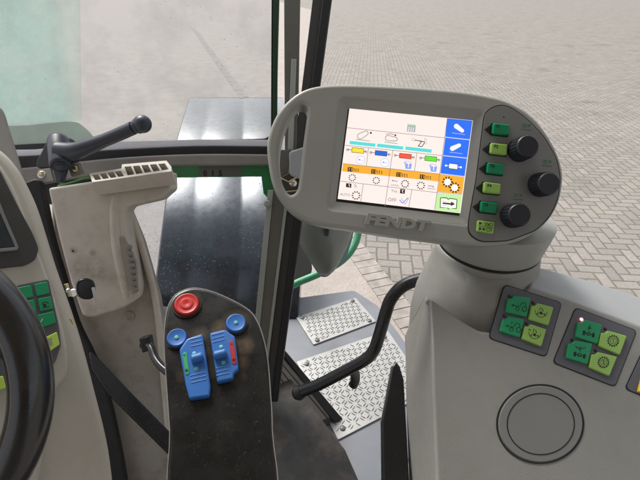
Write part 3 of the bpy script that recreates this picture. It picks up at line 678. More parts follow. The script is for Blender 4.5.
# ================================================================= STEERING WHEEL
sw = empty('steering_wheel', P(-136, 402, .44), 'black steering wheel rim curving through the lower left corner', 'steering wheel')
wc = P(-136, 402, .435); wa = (RT*.1+FW*-1+UP*.05).normalized(); wu = wa.orthogonal().normalized(); wv = wa.cross(wu)
R_, r_ = .163, .0215
mb = MB(); N1, N2 = 96, 24
for i in range(N1):
    t = 2*math.pi*i/N1; e1 = wu*math.cos(t)+wv*math.sin(t)
    for j in range(N2):
        q = 2*math.pi*j/N2; rr = r_*(1+(.03 if j % 2 else 0)*(1 if 3 < j < 9 else 0))
        mb.v.append(wc+e1*(R_+rr*math.cos(q))+wa*rr*math.sin(q)*1.05)
k = mb.mi(M['wheel'])
for i in range(N1):
    for j in range(N2):
        mb.f.append([i*N2+j, ((i+1) % N1)*N2+j, ((i+1) % N1)*N2+(j+1) % N2, i*N2+(j+1) % N2]); mb.m.append(k)
mb.build('rim', sw, 70)
mb = MB(); lathe_mb(mb, wc-wa*.03, wa, [(0, .03), (.005, .045), (.03, .05), (.04, .045), (.045, .02)], M['gloss'], 32); mb.build('hub', sw)
for an in (150, 270, 30):
    e1 = wu*math.cos(math.radians(an))+wv*math.sin(math.radians(an))
    mb = MB(); tube_mb(mb, [wc+e1*.03-wa*.01, wc+e1*.09-wa*.012, wc+e1*.155], [.014, .011, .010], M['gloss'], 14); mb.build('spoke', sw, 60)

# ================================================================= BUTTON PANEL
JP = Plane(P(215, 340, .56), P(240, 340, .565), P(215, 380, .53))
jo = empty('button_panel', P(217, 470, .5), 'dusty black control panel with red and blue buttons and two blue rocker switches', 'control panel')
stain(M['joy'], [(tuple(JP.hit(x, y)), r_/420*.56, a_) for x, y, r_, a_ in [(186.7, 305, 18, .5), (177, 339, 14, .4), (236, 324, 18, .7), (190, 342, 14, .6), (200, 334, 10, .6), (222, 330, 14, .8), (242, 345, 14, .8), (241, 362, 10, .5), (238, 378, 9, .4), (212, 370, 9, .5), (207, 350, 8, .4), (184, 375, 9, .3)]], (.13, .09, .055), 28)
jout = catmull([(163.7, 328), (167, 307), (175, 294), (190, 287.4), (207, 289), (228, 297), (248.5, 308.6), (258, 321), (264.6, 339.6), (268.5, 360), (271, 390), (273, 430), (272, 520), (175, 520), (169, 430), (165.5, 380), (163.6, 349)], 5)
shape('body', JP, jout, M['joy'], jo, 0, .045, .0045, 60)
jin = [(218+(x-218)*.975, 400+(y-400)*.985) for x, y in jout]; jin2 = [(218+(x-218)*.94, 400+(y-400)*.965) for x, y in jout]
shape('edge_bead', JP, [jout, jin[::-1]], M['rimline'], jo, -.0012, .004, .0005)
def jbtn(x, y, r, m, lab, dome):
    c = JP.hit(x, y); kx = JP.k(x, y)
    mb = MB(); lathe_mb(mb, c-JP.n*.001, JP.n, [(0, r*1.16*kx), (.0035, r*1.16*kx), (.0035, r*1.03*kx), (.001, r*1.02*kx)], M['joy'], 40); mb2 = mb
    ring = mb.build('button', jo, 40, label=lab)
    mb = MB(); R = r*kx; lathe_mb(mb, c-JP.n*.001, JP.n, [(0, R), (.005, R*.99), (.0068, R*.93), (.0074, R*.85)]+dome(R), m, 40); mb.build('cap', ring, 30)
    return ring
rbn = jbtn(187, 305.5, 12.6, M['red'], 'red round push button', lambda R: [(.0066, R*.72), (.0066, R*.55), (.0078, R*.45), (.0080, R*.3), (.0072, R*.15), (.007, .0003)])
b1 = jbtn(177.3, 339, 10.2, M['blue'], 'blue round push button on the left edge', lambda R: [(.0068, R*.7), (.0064, R*.3), (.0063, .0003)])
b2 = jbtn(236, 324.3, 10.2, M['blue'], 'blue round push button on the upper right', lambda R: [(.0068, R*.7), (.0064, R*.3), (.0063, .0003)])
for bb, x, y in ((b1, 177, 339), (b2, 236, 324.3)):
    mb = MB(); lathe_mb(mb, JP.hit(x, y)+JP.n*.0045, JP.n, [(0, .0026), (.0018, .0026), (.0022, .0015)], M['teal'], 16); mb.build('indicator_light', bb)
def rocker(pts, lab, rid, padd, pm, strip, dots, m1, m2):
    b = shape('rocker_switch', JP, rnd(pts, 2), M['blue'], jo, .009, .014, .0025, label=lab)
    for (A, B) in rid:
        mb = MB()
        for i in range(3):
            o_ = i*3.6
            tube_mb(mb, [JP.hit(A[0]+o_*.1, A[1]+o_)+JP.n*.0087, JP.hit(B[0]+o_*.1, B[1]+o_)+JP.n*.0087], .0009, M['blue'], 8)
        mb.build('grip_ridges', b, 60)
    (A, B) = padd; mb = MB(); n_ = 10
    pp = [JP.hit(A[0]+(B[0]-A[0])*i/n_, A[1]+(B[1]-A[1])*i/n_)+JP.n*.0125 for i in range(n_+1)]
    tube_mb(mb, pp, [.0034]+[.0058]*(n_-1)+[.0034], M['blue'], 16); mb.build('paddle', b, 60)
    s_ = shape('colour_strip', JP, rnd(strip, 2), pm, b, .0098, .002, .0006)
    dc = Decal(JP, .0099); dc.line((m1[0]-1.1, m1[1]-.3), (m1[0]+1.1, m1[1]+.3), .9, M['ink'], True)
    dc.line((m2[0]-1.8, m2[1]), (m2[0]+1.8, m2[1]), 1.1, M['ink'], True); dc.line((m2[0], m2[1]-1.8), (m2[0], m2[1]+1.8), 1.1, M['ink'], True); dc.build('marks', s_, None)
    for x, y in dots:
        mb = MB(); lathe_mb(mb, JP.hit(x, y)+JP.n*.0085, JP.n, [(0, .0026), (.0009, .0026), (.0014, .0018)], M['teal'], 14); mb.build('indicator_dot', b)
rocker([(187.5, 341), (203, 336), (211, 388), (210, 398), (190, 401), (186.5, 388), (180, 352)], 'blue rocker switch with a green plus and minus strip', [((191, 342), (202, 339.5)), ((191, 378), (206, 374.5))], ((192, 363), (204, 359.5)), M['greenp'], [(183, 356), (187.5, 354), (190.5, 376), (186.5, 378)], [(195, 356), (197, 371)], (185.2, 358), (187.4, 373))
rocker([(210, 335.5), (225.6, 331.8), (230.5, 336), (235, 338.4), (239, 371.7), (234, 375.5), (233.5, 381), (217.6, 384.5)], 'blue rocker switch with a red plus and minus strip', [((212, 338), (224, 335)), ((216, 371), (229, 368))], ((214, 359.5), (227, 356)), M['redp'], [(229, 343.5), (233.5, 343), (237, 366), (232.5, 367.5)], [(221.5, 349.5), (223.5, 365)], (231.6, 347), (234, 362.5))

# ================================================================= DISPLAY TERMINAL
TP = Plane(P(400, 160, .53), P(440, 160, .532), P(400, 220, .525))
te = empty('display_terminal', P(490, 245, .57), 'large grey D-shaped tractor display with lit colour screen, green keys and three black knobs', 'display terminal')
tout = catmull([(267, 150), (269.5, 131), (277.5, 113), (289.5, 99), (304, 89.5), (322, 85), (350, 84), (400, 86), (450, 89.5), (485, 94.5), (510, 101.5), (533, 116), (551, 139), (561.5, 163), (563.5, 183), (558, 206), (545, 225), (527, 238), (505, 245), (480, 246.5), (450, 243.5), (400, 237), (350, 229.5), (318, 224.5), (297, 216), (282, 202), (272, 183)], 5)
slot = catmull([(299.5, 103.5), (305, 104.5), (307.2, 110), (306, 123), (302.5, 150), (299.5, 178), (297, 190), (291.5, 194.5), (286.5, 191.5), (281.5, 181), (278.6, 162), (280, 142), (285, 124), (292.5, 109.5)], 5)
scr = [(348, 106.5), (474, 119), (461.5, 215.5), (335.8, 201)]
scr_o = rnd([(342, 99), (482, 112.5), (468, 224), (329.5, 208)], 4)
shape('housing', TP, [tout, slot[::-1], rnd(scr_o, .1)[::-1]], M['grey'], te, 0, .034, .0045, 60)
# sloping inner frame from the housing edge down to the screen
mb = MB(); ro = rnd([(341, 98), (483, 111.5), (469, 225), (328.5, 209)], 4, 4); ri = rnd([(348.6, 107), (473.6, 119.6), (461, 215), (336.4, 200.6)], .8, 4)
n_ = len(ro); A = [TP.hit(*p)+TP.n*-.0012 for p in ro]; B = [TP.hit(*p)+TP.n*-.0065 for p in ri]
for i in range(n_): mb.face([A[i], A[(i+1) % n_], B[(i+1) % n_], B[i]], M['grey'])
mb.build('screen_surround', te, 20, True)
SC = Plane(TP.o-TP.n*.006, TP.o-TP.n*.006+TP.u, TP.o-TP.n*.006+TP.v)
sc_ = shape('screen', SC, [(346, 105), (476, 117), (463, 218), (333, 203)], M['ink'], te, -.0004, .01, .0003)
bk = shape('back_cover', TP, [(x*.9+42, y*.86+22) for x, y in catmull([(322, 95), (480, 100), (530, 125), (550, 175), (530, 220), (480, 235), (400, 228), (322, 215)], 5)], M['grey'], te, -.0335, .018, .005, 60)
# --- screen contents
z = lambda x, y: (335+x/4.571, 100+y/4.571)
D = Decal(SC, .0002, .00002)
Q = lambda pts, m: D.poly([z(*p) for p in pts], m)
Ln = lambda a, b, w=.45, m=None: D.line(z(*a), z(*b), w, m or E['g'], True)
Q([(66, 39), (630, 94), (573, 518), (12, 452)], E['white'])
Q([(513, 84), (628, 95), (616, 180), (504, 168)], E['blue']); Q([(504, 172), (615, 184), (604, 264), (493, 252)], E['blue']); Q([(492, 256), (603, 268), (592, 348), (481, 335)], E['blue'])
Q([(480, 339), (591, 352), (580, 432), (468, 420)], E['orange']); Q([(467, 424), (579, 436), (569, 517), (455, 502)], E['lime'])
Q([(37, 292), (480, 340), (475, 373), (32, 326)], E['orange'])
for a_, b2_ in [((55, 127), (506, 174)), ((45, 207), (495, 255)), ((36, 291), (481, 339)), ((24, 371), (469, 424)), ((153, 219), (143, 303)), ((264, 231), (228, 487)), ((374, 243), (363, 327)), ((129, 385), (117, 465)), ((351, 410), (337, 489)), ((513, 84), (455, 502))]: Ln(a_, b2_)
for a_, b2_ in [((504, 170), (616, 182)), ((493, 254), (604, 266)), ((481, 337), (592, 350)), ((468, 422), (580, 434))]: Ln(a_, b2_, .5, E['pblue'])
for x0, y0, x1, y1 in [(68, 187, 185, 200), (193, 200, 312, 213), (322, 213, 442, 227)]: Q([(x0, y0), (x1, y1), (x1-2, y1+15), (x0-2, y0+15)], E['cyan'])
for (x, y, m) in [(105, 232, 'yel'), (211, 245, 'cblue'), (322, 258, 'red'), (438, 270, 'grn')]:
    Ln((x-48, y-5), (x+36, y+5), .5, E['k']); D.ring(*z(x-48, y-4), 1, .45, E['k'], n=10); D.ring(*z(x+36, y+5), 1, .45, E['k'], n=10)
    Q([(x-28, y-15), (x+28, y-9), (x+26, y+14), (x-30, y+8)], E['k']); Q([(x-26, y-13), (x+26, y-7), (x+24, y+12), (x-28, y+6)], E[m])
for (x, y) in [(117, 275), (227, 287)]:
    D.disc(*z(x, y), 4.2, E['w2']); D.ring(*z(x, y), 4.1, .4, E['icon']); Ln((x-12, y-2), (x+12, y+2), .45, E['icon']); D.disc(*z(x-6, y-1), .9, E['icon'])
for (x, y) in [(333, 300), (448, 313)]:
    D.ring(*z(x, y-12), 3.2, .4, E['icon'], 1.4); Q([(x-15, y-10), (x+18, y-6), (x+12, y+17), (x-12, y+15)], E['icon']); Q([(x-19, y-16), (x-10, y-18), (x-8, y-4), (x-16, y-4)], E['pblue']); Ln((x+2, y-8), (x+1, y+10), .9, E['w2'])
# lever pictograms over the cyan bars
def capsule(x, y, L_, r, ang, fill, w=.45, line=None):
    c, s_ = math.cos(math.radians(ang)), math.sin(math.radians(ang)); pts = []
    for sgn, rr in ((1, r*.75), (-1, r)):
        for i in range(9):
            t = math.radians(-90+180*i/8); xx, yy = (L_/2+rr*math.cos(t)), rr*math.sin(t)
            if sgn < 0: xx, yy = -xx, -yy
            pts.append(z(x+xx*c-yy*s_, y+xx*s_+yy*c))
    if fill: D.poly(pts, fill)
    if line: D.path(pts, w, line, True)
capsule(128, 160, 30, 13, -28, None, .45, E['k']); D.disc(*z(163, 152), 1, E['k']); Ln((95, 182), (158, 189), .8, E['lgrey'])
capsule(258, 178, 34, 12, 8, None, .45, E['k']); D.path([z(232, 158), z(255, 156), z(276, 163)], .45, E['k']); D.disc(*z(275, 163), .9, E['k']); Ln((225, 194), (284, 201), .8, E['lgrey'])
D.path([z(362, 185), z(395, 190), z(378, 214)], .7, E['k']); D.path([z(386, 190), z(410, 193), z(396, 215), z(380, 212)], .7, E['k']); D.ring(*z(357, 183), 1.4, .4, E['lgrey'], n=8); D.ring(*z(412, 182), 1.1, .4, E['lgrey'], n=8); D.ring(*z(412, 198), 1.1, .4, E['lgrey'], n=8)
# small table icon
Q([(330, 112), (368, 116), (364, 150), (327, 146)], E['lgrey']); Q([(331, 112), (368, 116), (367, 125), (330, 121)], E['grid'])
D.h += D.st
for i in range(3):
    for j in range(3): D.poly([z(334+i*10-j, 126+j*7+i), z(340+i*10-j, 127+j*7+i), z(340+i*10-j, 131+j*7+i), z(334+i*10-j, 130+j*7+i)], E['w2'], False)
# icons in the right hand column
capsule(566, 132, 34, 11, 38, E['w2']); Ln((532, 152), (592, 160), .6, E['pblue'])
capsule(550, 216, 34, 11, -25, E['w2']); Ln((522, 240), (580, 247), .6, E['pblue'])
Ln((505, 301), (572, 309), .6, E['w2']); D.disc(*z(505, 301), 1, E['w2']); D.disc(*z(573, 309), 1, E['w2']); Q([(518, 290), (560, 295), (558, 320), (515, 315)], E['k']); Q([(520, 292), (558, 297), (556, 318), (518, 313)], E['w2'])
D.gear(*z(512, 376), 4.3, E['w2'], E['k']); D.gear(*z(544, 402), 4.3, E['w2'], E['k'])
D.path([z(480, 448), z(478, 492), z(510, 493), z(516, 500), z(522, 494), z(552, 498), z(555, 456), z(524, 450), z(516, 456), z(508, 448)], .7, E['k'], True)
Q([(483, 450), (513, 456), (512, 494), (481, 490)], E['w2']); Q([(517, 456), (552, 458), (549, 495), (516, 496)], E['w2'])
Ln((487, 463), (508, 465), .4, E['red']); Ln((487, 482), (508, 484), .4, E['red']); Ln((524, 467), (545, 469), .4, E['red']); Q([(490, 469), (528, 473), (528, 466), (546, 477), (526, 486), (527, 480), (489, 476)], E['k'])
# figures on the orange band: tiny block digits too small to read
for (x, y) in [(84, 320), (191, 330), (305, 344), (412, 354)]:
    Q([(x-26, y-12), (x-4, y-10), (x-5, y+10), (x-27, y+8)], E['k'])
    for i in range(5):
        xx = x-22+i*10; cc = E['orange'] if i < 2 else E['k']
        D.path([z(xx, y-7+i), z(xx+5, y-6+i), z(xx+1+i % 3, y+1+i), z(xx+5, y+7+i)], .55, cc)
for (x, y, r) in [(78, 357, 3), (187, 370, 3), (318, 385, 3.3), (390, 393, 3.3), (95, 438, 3.5)]: D.gear(*z(x, y), r, E['white'], E['k'], 10)
D.path([z(284, 374), z(258, 371), z(263, 367)], .5, E['k']); D.path([z(422, 394), z(448, 397), z(443, 401)], .5, E['k'])
for x0, y0 in ((254, 386), (420, 402)):
    D.path([z(x0+i*5, y0+(7 if i % 2 else 0)+i*.6) for i in range(8)], .35, E['g'])
Q([(50, 382), (74, 385), (73, 403), (49, 400)], E['k']); D.text('%', *z(92, 396), 4.6, 6, E['g'])
D.path([z(60, 388), z(66, 389), z(62, 395), z(68, 397)], .5, E['white'])
D.text('AUTO', *z(45, 435), 3.6, 6, E['g']); D.text('OFF', *z(259, 459), 5, 6, E['g']); D.text('Yes', *z(268, 418), 4.2, 6, E['g'])
Q([(296, 408), (318, 411), (316, 431), (294, 428)], E['k']); D.path([z(302, 414), z(310, 415), z(304, 421), z(310, 426)], .5, E['w2'])
D.path([z(292, 458), z(306, 474), z(332, 448)], 1.1, E['icon']); D.path([z(300, 452), z(318, 478)], .6, E['lgrey']); D.path([z(318, 478), z(334, 452)], .6, E['lgrey'])
D.build('screen_picture', sc_, None)
# --- key panel
kpts = rnd([(484, 112), (497.5, 104.2), (510, 106.2), (528, 119), (544, 136), (557, 158), (561, 178), (558, 200), (550, 217), (536, 231), (508, 241.5), (480, 242.5), (468.5, 235), (467.3, 225), (475.5, 180)], 7)
shape('panel_groove', TP, [kpts, [(515+(x-515)*.982, 173+(y-173)*.987) for x, y in kpts][::-1]], M['ink'], te, .0004, .001, .0001)
kpn = shape('key_panel', TP, [(515+(x-515)*.978, 173+(y-173)*.984) for x, y in kpts], M['panel'], te, .0008, .004, .0003)
for i, (x, y) in enumerate([(499.5, 130.4), (497.3, 150), (494, 169.4), (490.6, 188.7), (487.5, 207.8)]):
    lime = i % 2 == 1; m = M['klime'] if lime else M['kgreen']
    ky = shape('function_key', TP, rnd([(x-8, y-6.1), (x+8.6, y-4.3), (x+7.6, y+6.3), (x-9, y+4.3)], 1.6), m, kpn, .0062, .007, .0018, 60, label=('lime' if lime else 'dark green')+' function key F'+str(i+1))
    shape('surround', TP, rnd([(x-9, y-7.2), (x+9.6, y-5.2), (x+8.5, y+7.3), (x-10, y+5.2)], 1.6), M['ink'], ky, .0013, .001, .0002)
    shape('arrow', TP, [(x-9.4, y-5), (x-15.3, y-.8), (x-10.2, y+4)], M['ink'], ky, .0022, .002, .0003)
    d2 = Decal(TP, .0063); d2.text('F%d' % (i+1), x-3.4, y-2, 4.2, 7, M['ink'], .03); d2.build('legend', ky, None)
x, y = 484.2, 227.2
ky = shape('symbol_key', TP, rnd([(x-7.6, y-6.6), (x+8.8, y-4.6), (x+7.8, y+7), (x-8.8, y+4.6)], 1.6), M['klime'], kpn, .0048, .005, .0012, 60)
d2 = Decal(TP, .0049)
for (xx, yy) in [(-5.4, -3.6), (-5.6, 1.8)]: d2.poly([(x+xx-1, y+yy-1.4), (x+xx+1.6, y+yy+.2), (x+xx-1.2, y+yy+1.5)], M['ink'])
d2.poly([(x-3, y+.8), (x-.3, y+2.4), (x-3.1, y+3.8)], M['ink']); d2.path([(x-1.4, y-3.8), (x+.8, y-3.4), (x-1, y-1.2), (x+1, y-1)], .5, M['ink']); d2.ring(x+5, y-2, 1.7, .5, M['ink'], n=12); d2.path([(x+1.6, y-4), (x+2.2, y-.6), (x+3, y-3)], .5, M['ink']); d2.ring(x+2.2, y+2.9, 1.7, .5, M['ink'], n=12); d2.path([(x+5, y+1), (x+5.4, y+5)], .5, M['ink']); d2.path([(x-7, y+.1-.6), (x+7.6, y+1.2)], .35, M['ink']); d2.build('symbol', ky, None)
KD = TP.n*1+RT*.14+UP*.0
for (bx, by, fx, fy, lab, gx, gy) in [(518.5, 150.5, 528.4, 146, 'black rotary knob nearest the upper green key', 526, 127), (539, 185, 549.5, 183.6, 'black rotary knob at the right edge of the panel', 546.5, 163), (511.5, 216, 520, 214.7, 'black rotary knob nearest the lower edge', 517.5, 196.5)]:
    c0 = TP.hit(bx, by); dd = (fx-bx, fy-by)
    r0 = ray(fx, fy); tdep = (c0-CAM).dot(FW)-.024; c1 = CAM+r0*(tdep)
    ax = (c1-c0); Lk = ax.length; r = .0146
    mb = MB(); prof_ = [(-.004, r*1.06), (.004, r*1.05), (.005, r*1.0), (Lk-.0025, r*.95), (Lk-.0008, r*.91), (Lk, r*.84)]
    lathe_mb(mb, c0, ax, prof_, M['knob'], 36)
    a0 = ax.normalized().orthogonal().normalized(); b0 = ax.normalized().cross(a0)
    for i in range(22):
        t = 2*math.pi*i/22; e1 = a0*math.cos(t)+b0*math.sin(t); tube_mb(mb, [c0+e1*r*.99+ax.normalized()*.005, c0+e1*r*.95+ax.normalized()*(Lk-.003)], .0008, M['knob'], 6)
    mb.build('rotary_knob', kpn, 35, label=lab)
    d2 = Decal(TP, .0009)
    d2.path([(gx-4, gy-2.6), (gx-.5, gy-2.2), (gx-.8, gy), (gx-4.2, gy-.3)], .9, M['inkg']); d2.path([(gx+1, gy-2), (gx+4.4, gy-1.6), (gx+1.4, gy+.4)], .9, M['inkg']); d2.path([(gx-5, gy+2.4), (gx+5, gy+3.5)], .9, M['inkg']); d2.build('printed_mark', kpn, None)
d2 = Decal(TP, .0009); d2.disc(503.5, 117.3, .8, M['ink']); d2.build('sensor_hole', kpn, None)
# raised lettering along the lower lip
me = text_mesh(TP, 'FENDT', 396, 223, 14.2, 7.2, .0006, .0026, .035, .12, .0006, 1.42)
link('raised_lettering', me, M['grey'], te, 40)
# swivel bowl below
colc = P(488.5, 243, .625)
vz = Vector((.02, 0.02, 1)).normalized()
mb = MB(); lathe_mb(mb, colc, vz, [(-.002, .071), (0, .0725), (.004, .0735), (.03, .078), (.045, .080), (.05, .05)], M['grey'], 64); mb.build('swivel_base', te, 40)

# ================================================================= CONTROL CONSOLE
FP_ = Plane(P(520, 290, .56), P(600, 312, .56), P(500, 380, .51))
co = empty('control_console', P(520, 470, .55), 'grey right-hand control console with raised column and two framed pads of green keys', 'console')
Ff = [(430, 299), (433, 387), (440, 560), (820, 560), (820, 393), (619, 318.5), (567, 299.5), (530, 287), (509, 309), (497, 333), (480, 331), (462, 322), (446, 311)]
mb = MB(); fv = [FP_.hit(*p) for p in Ff]
def bk_(px, py, dz): 
    return P(px, py, dz)
top = [bk_(820, 360, .66), bk_(640, 297.5, .635), bk_(595, 282.5, .63), bk_(535, 266, .625), bk_(470, 250, .63)]
left = [P(426, 294, .60), P(404.5, 335, .60), P(406, 387, .585), P(412, 560, .52)]
m = M['console']
mb.face(fv, m)
mb.face([fv[0], left[0], left[1], fv[1]], m) if False else None
mb.face([fv[0], left[0], left[1], left[2], fv[1]], m); mb.face([fv[1], left[2], left[3], fv[2]], m)
ms = M['strip']
mb.face([fv[4], top[0], top[1], fv[5]], ms); mb.face([fv[5], top[1], top[2], fv[6]], ms); mb.face([fv[6], top[2], top[3], fv[7]], ms); 
lip = FP_.n*-.02
for i in range(7, 12):
    j = (i+1) % 12
    mb.face([fv[i], fv[i]+lip, fv[j]+lip, fv[j]], m)
mb.face([fv[7], top[3], fv[7]+lip], m); mb.face([fv[0], fv[0]+lip, left[0]], m)
bd = Vector((.13, .25, -.25))
mb.face([left[0], left[0]+bd, left[1]+bd*.8, left[1]], m); mb.face([left[1], left[1]+bd*.8, left[2]+bd*.6, left[2]], m)
for i in range(3): mb.face([top[i], top[i]+bd, top[i+1]+bd, top[i+1]], m)
cb_ = mb.build('body', co, 30, True); bevel_mod(cb_, .0035, 4, 12)
# column rising to the swivel
mb = MB(); rings = []; n_ = 72
tgt = FP_.hit(474, 338); h1 = tgt.z-colc.z
prof_c = [(-.0035, .0705), (-.006, .0735), (-.012, .0745), (-.02, .0758), (-.03, .0775), (-.05, .082), (-.07, .087), (-.10, .094), (-.14, .097), (-.19, .094)]
for (hz, r) in prof_c:
    rr = [(r*math.cos(q), r*math.sin(q)) for q in [2*math.pi*j/n_ for j in range(n_)]]
    # how far the front must come forward to reach the face at h1
    need = -(tgt.y-colc.y) ; k_ = min(max((hz+.012)/(h1+.012), 0), 1.25)
    A_ = max(0, need-.0745+.006)*k_ if hz < -.012 else 0
    A_ = max(0, A_-(r-.0745)) if k_ <= 1 else max(0, A_-(r-.0745))*.6
    out_ = []
    for j, (x_, y_) in enumerate(rr):
        q = 2*math.pi*j/n_; w_ = max(0, math.cos(q-math.radians(243)))**2.0
        out_.append(colc+vz*hz+Vector((x_, y_-A_*w_, 0)))
    rings.append(out_)
for i in range(len(rings)-1):
    for j in range(n_): mb.face([rings[i][j], rings[i][(j+1) % n_], rings[i+1][(j+1) % n_], rings[i+1][j]], m)
mb.face(rings[0], m); mb.build('column', co, 50, True)
mb = MB(); lathe_mb(mb, colc-vz*.0055, vz, [(0, .0718), (.0045, .0718)], M['ink'], 64); mb.build('joint_ring', co, 50)
def pad(outline, keys, leds, lit, lab):
    shp = rnd(outline, 5)
    cxx = sum(p[0] for p in outline)/len(outline); cyy = sum(p[1] for p in outline)/len(outline)
    pd = shape('key_pad', FP_, shp, M['ink'], co, .0006, .002, .0002, label=lab)
    shape('pad_foil', FP_, [(cxx+(x-cxx)*.972, cyy+(y-cyy)*.972) for x, y in shp], M['pad'], pd, .0011, .002, .0003)
    out = []
    for pts, mm, kl in keys:
        # a little corner notch where the indicator sits
        a_, b__, c_, d_ = [Vector(p) for p in pts]
        notch = [tuple(a_+(b__-a_)*.22), tuple(b__), tuple(c_), tuple(d_), tuple(a_+(d_-a_)*.22), tuple(a_+(b__-a_)*.18+(d_-a_)*.17)]
        out.append(shape('key', FP_, rnd(notch, 1.4), mm, pd, .0046, .005, .0013, 60, label=kl))
    for i, (x, y) in enumerate(leds):
        mb = MB(); on = lit == i
        lathe_mb(mb, FP_.hit(x, y)+FP_.n*.0008, FP_.n, [(0, .0021), (.0012, .0021), (.0019, .001)], LEDON if on else LEDOFF, 14); mb.build('indicator_light', pd, 50, label='lit red indicator' if on else None)
    return out
g_, l_ = M['kgreenb'], M['klime']
K1 = pad([(504, 284), (562, 302.5), (546, 357.5), (488, 338.5)],
    [([(507, 295.5), (529, 298.5), (525, 317.5), (504.5, 313)], g_, 'green key with tractor symbol, upper'), ([(530.5, 302.5), (551.8, 308), (546.6, 326), (527, 320)], l_, 'lime key with sprocket sketch, upper'), ([(502, 316), (522.5, 320), (518, 338), (498.5, 332)], g_, 'green key with tractor symbol, lower'), ([(524, 323), (544.6, 330), (539.6, 347), (520.4, 339.5)], l_, 'lime key with sprocket sketch, lower')],
    [(509, 296.6), (532.6, 303), (503.8, 316), (526, 323.8)], None, 'framed pad of four tractor symbol keys')
K2 = pad([(575, 307), (637, 330.5), (615, 387.5), (552, 363)],
    [([(577, 318.5), (600, 325.5), (595.3, 344.5), (573.3, 337.5)], g_, 'green key with axle symbol beneath the red light'), ([(599.6, 329.5), (624.5, 336.6), (617.5, 355.5), (596.6, 346.5)], l_, 'lime key with gear symbol numbered 1'), ([(567, 340), (590.4, 344), (585.3, 364.6), (564.4, 358.5)], g_, 'green key with axle symbol, lower'), ([(590, 351), (615, 357.2), (607, 376.4), (587.3, 368)], l_, 'lime key with gear symbol numbered 2')],
    [(580.7, 319.6), (604.6, 329.2), (571.5, 340.2), (595, 350.8)], 0, 'framed pad of two axle and two gear keys')
def tractor(key, x, y, v):
    d = Decal(FP_, .0047); I = M['ink']; d.poly([(x-8, y-1), (x-5.4, y-2), (x-5.4, y+.6)], I); d.path([(x-5, y-.6), (x-2, y)], .6, I)
    d.ring(x-2, y+2.6, 1.8, .5, I, n=12); d.ring(x+5, y+3, 2.4, .6, I, n=14); d.path([(x-2, y+.4), (x+1, y-.4), (x+2.2, y-3.4), (x+6, y-3), (x+6.6, y+.4)], .5, I)
    if v: d.path([(x-1, y-5), (x-2, y-2.6)], .5, I)
    d.build('symbol', key, None)
tractor(K1[0], 517.5, 307, 0); tractor(K1[2], 511.5, 327.5, 1)
def sprocket(key, x, y, v):
    d = Decal(FP_, .0047); I = M['ink']; d.path(catmull([(x-6, y-2), (x-4.5, y+2.5), (x, y+5), (x+5, y+3), (x+6, y-.6)], 4, False), .5, I); d.disc(x, y+.6, 1.2, I); d.path([(x-3.4, y-.6), (x, y+2.4), (x+3.6, y+1.2)], .5, I); d.path([(x-1.6, y-1.5), (x-.4, y-5)], .5, I); d.path([(x+2, y-.6), (x+1, y-3.8)], .5, I)
    d.disc(x-3.6, y+1.6, .7, I); d.disc(x+3.4, y+2.6, .7, I)
    if v: d.path([(x-6.5, y-4), (x-4.5, y-4.4), (x-5, y-2.6)], .5, I)
    d.build('symbol', key, None)
sprocket(K1[1], 539, 313, 0); sprocket(K1[3], 532.5, 334.5, 1)
def axle(key, x, y, v):
    d = Decal(FP_, .0047); I = M['ink']; d.poly([(x-5.4, y+1), (x-3, y+1.6), (x-3.6, y+6), (x-6, y+5.4)], I); d.poly([(x+4, y+3.4), (x+6.4, y+4), (x+5.6, y+8.2), (x+3.2, y+7.6)], I); d.line((x-4, y+3.6), (x+4.4, y+5.6), 1, I, True); d.disc(x, y+4.4, 1.9, I); d.disc(x, y+4.4, .9, M['kgreenb'])
    d.path([(x+.4, y+1), (x+1.2, y-4)], .6, I)
    if v: d.path([(x-4, y-4), (x+.8, y-1.4), (x+6, y-3)], .6, I)
    else: d.path([(x-1, y-1.6), (x+3, y-.8)], .6, I)
    d.build('symbol', key, None)
axle(K2[0], 586, 330, 0); axle(K2[2], 577, 351, 1)
for kk, x, y, nn in ((K2[1], 610.5, 341.5, '1'), (K2[3], 600.8, 362.8, '2')):
    d = Decal(FP_, .0047); I = M['ink']; d.h += d.st
    for i in range(14):
        t = 2*math.pi*i/14; d.line((x+4.8*math.cos(t), y+4.8*math.sin(t)), (x+6*math.cos(t), y+6*math.sin(t)), 1.1, I)
    d.ring(x, y, 4.7, .6, I); d.ring(x, y, 3, .4, I); d.text(nn, x, y, 4.6, 14, I, .02); d.build('symbol', kk, None)
# third pad at the edge
pad([(647, 340), (720, 362), (700, 420), (624, 389)], [([(641, 373), (662, 380), (656, 399), (636, 392)], M['yellow'], 'yellow key'), ([(650, 350), (672, 357), (667, 374), (645, 368)], g_, 'green key')], [(652, 349)], None, 'framed pad with a yellow key at the right edge')
# round recessed dial ring below the pads
mb = MB(); ring_o = circ(540, 424, 44, 40, 48); 
shape('dial_groove', FP_, [ring_o, circ(540, 424, 42.6, 38.6, 48)[::-1]], M['ink'], co, .0008, .001, .0001)
shape('dial_ring', FP_, [circ(540, 424, 34, 31, 48), circ(540, 424, 33, 30, 48)[::-1]], M['ink'], co, .0018, .001, .0001)
shape('dial', FP_, circ(540, 424, 42, 38, 48), M['panel'], co, .0014, .004, .001, 60)
# black slider at the console's left foot
shape('side_slider', Plane(P(400, 372, .6), P(406, 372, .6), P(400, 400, .58)), rnd([(386, 398), (392, 366), (396, 361), (400, 366), (404, 380), (414, 560), (384, 560), (382, 420)], 1.5), M['gloss'], co, 0, .02, .003)

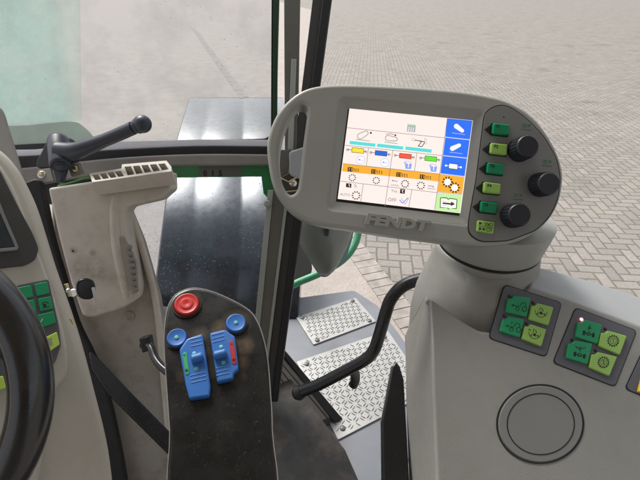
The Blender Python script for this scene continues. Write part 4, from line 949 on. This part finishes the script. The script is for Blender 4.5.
# unseen cab roof above the driver, added to block overhead light
rf = MB(); rz = H+.38
for (x0, x1, y0, y1, z0, z1) in [(-1.0, .95, -1.5, .62, rz, rz+.09)]:
    v = [Vector((x, y, z_)) for z_ in (z0, z1) for y in (y0, y1) for x in (x0, x1)]
    for f in [(0, 2, 3, 1), (4, 5, 7, 6), (0, 1, 5, 4), (2, 6, 7, 3), (0, 4, 6, 2), (1, 3, 7, 5)]: rf.face([v[i] for i in f], M['cream2'])
ro_ = rf.build('unseen_cab_roof', None, None, True, label='unseen cream cab roof added to shade the driver and console', cat='roof'); bevel_mod(ro_, .03, 3)
rw = MB()  # unseen panel behind the driver, added to cut fill light in the cab
v = [Vector((x, y, z_)) for z_ in (.9, rz-.01) for y in (-1.5, -1.44) for x in (-1.0, .95)]
for f in [(0, 2, 3, 1), (4, 5, 7, 6), (0, 1, 5, 4), (2, 6, 7, 3), (0, 4, 6, 2), (1, 3, 7, 5)]: rw.face([v[i] for i in f], M['beige'])
bevel_mod(rw.build('unseen_rear_panel', None, None, True, label='unseen grey-beige rear panel added to block light from behind', cat='wall'), .01, 2)
# ================================================================= CAMERA, LIGHT
cam = bpy.data.cameras.new('camera'); cam.sensor_width = 36; cam.lens = F/640*36; cam.clip_end = 3000; cam.clip_start = .01
oc = bpy.data.objects.new('camera', cam); COL.objects.link(oc); oc.location = CAM; oc.rotation_euler = (math.pi/2-TH, 0, 0); S.camera = oc
w = bpy.data.worlds.new('World'); S.world = w; w.use_nodes = True; t = w.node_tree; bg = t.nodes['Background']
sky = t.nodes.new('ShaderNodeTexSky'); sky.sky_type = 'NISHITA'; sky.sun_disc = False
SE, SA = math.radians(50), math.radians(-35)
sky.sun_elevation = SE; sky.sun_rotation = SA; sky.air_density = 1; sky.dust_density = 4; sky.ozone_density = 1
hs = t.nodes.new('ShaderNodeHueSaturation'); hs.inputs['Saturation'].default_value = .22
t.links.new(sky.outputs[0], hs.inputs['Color']); t.links.new(hs.outputs[0], bg.inputs[0]); bg.inputs[1].default_value = .13
sun = bpy.data.lights.new('sun', 'SUN'); sun.energy = 1.5; sun.angle = math.radians(20); sun.color = (1, .96, .9)
so_ = bpy.data.objects.new('sun', sun); COL.objects.link(so_)
dirv = Vector((math.sin(SA)*math.cos(SE), math.cos(SA)*math.cos(SE), math.sin(SE)))
so_.rotation_euler = dirv.to_track_quat('Z', 'Y').to_euler(); so_.location = (0, 0, 6)
S.view_settings.view_transform = 'Standard'; S.view_settings.look = 'None'; S.view_settings.gamma = 1; S.view_settings.exposure = .68
S.cycles.transparent_max_bounces = 16; S.cycles.max_bounces = 8
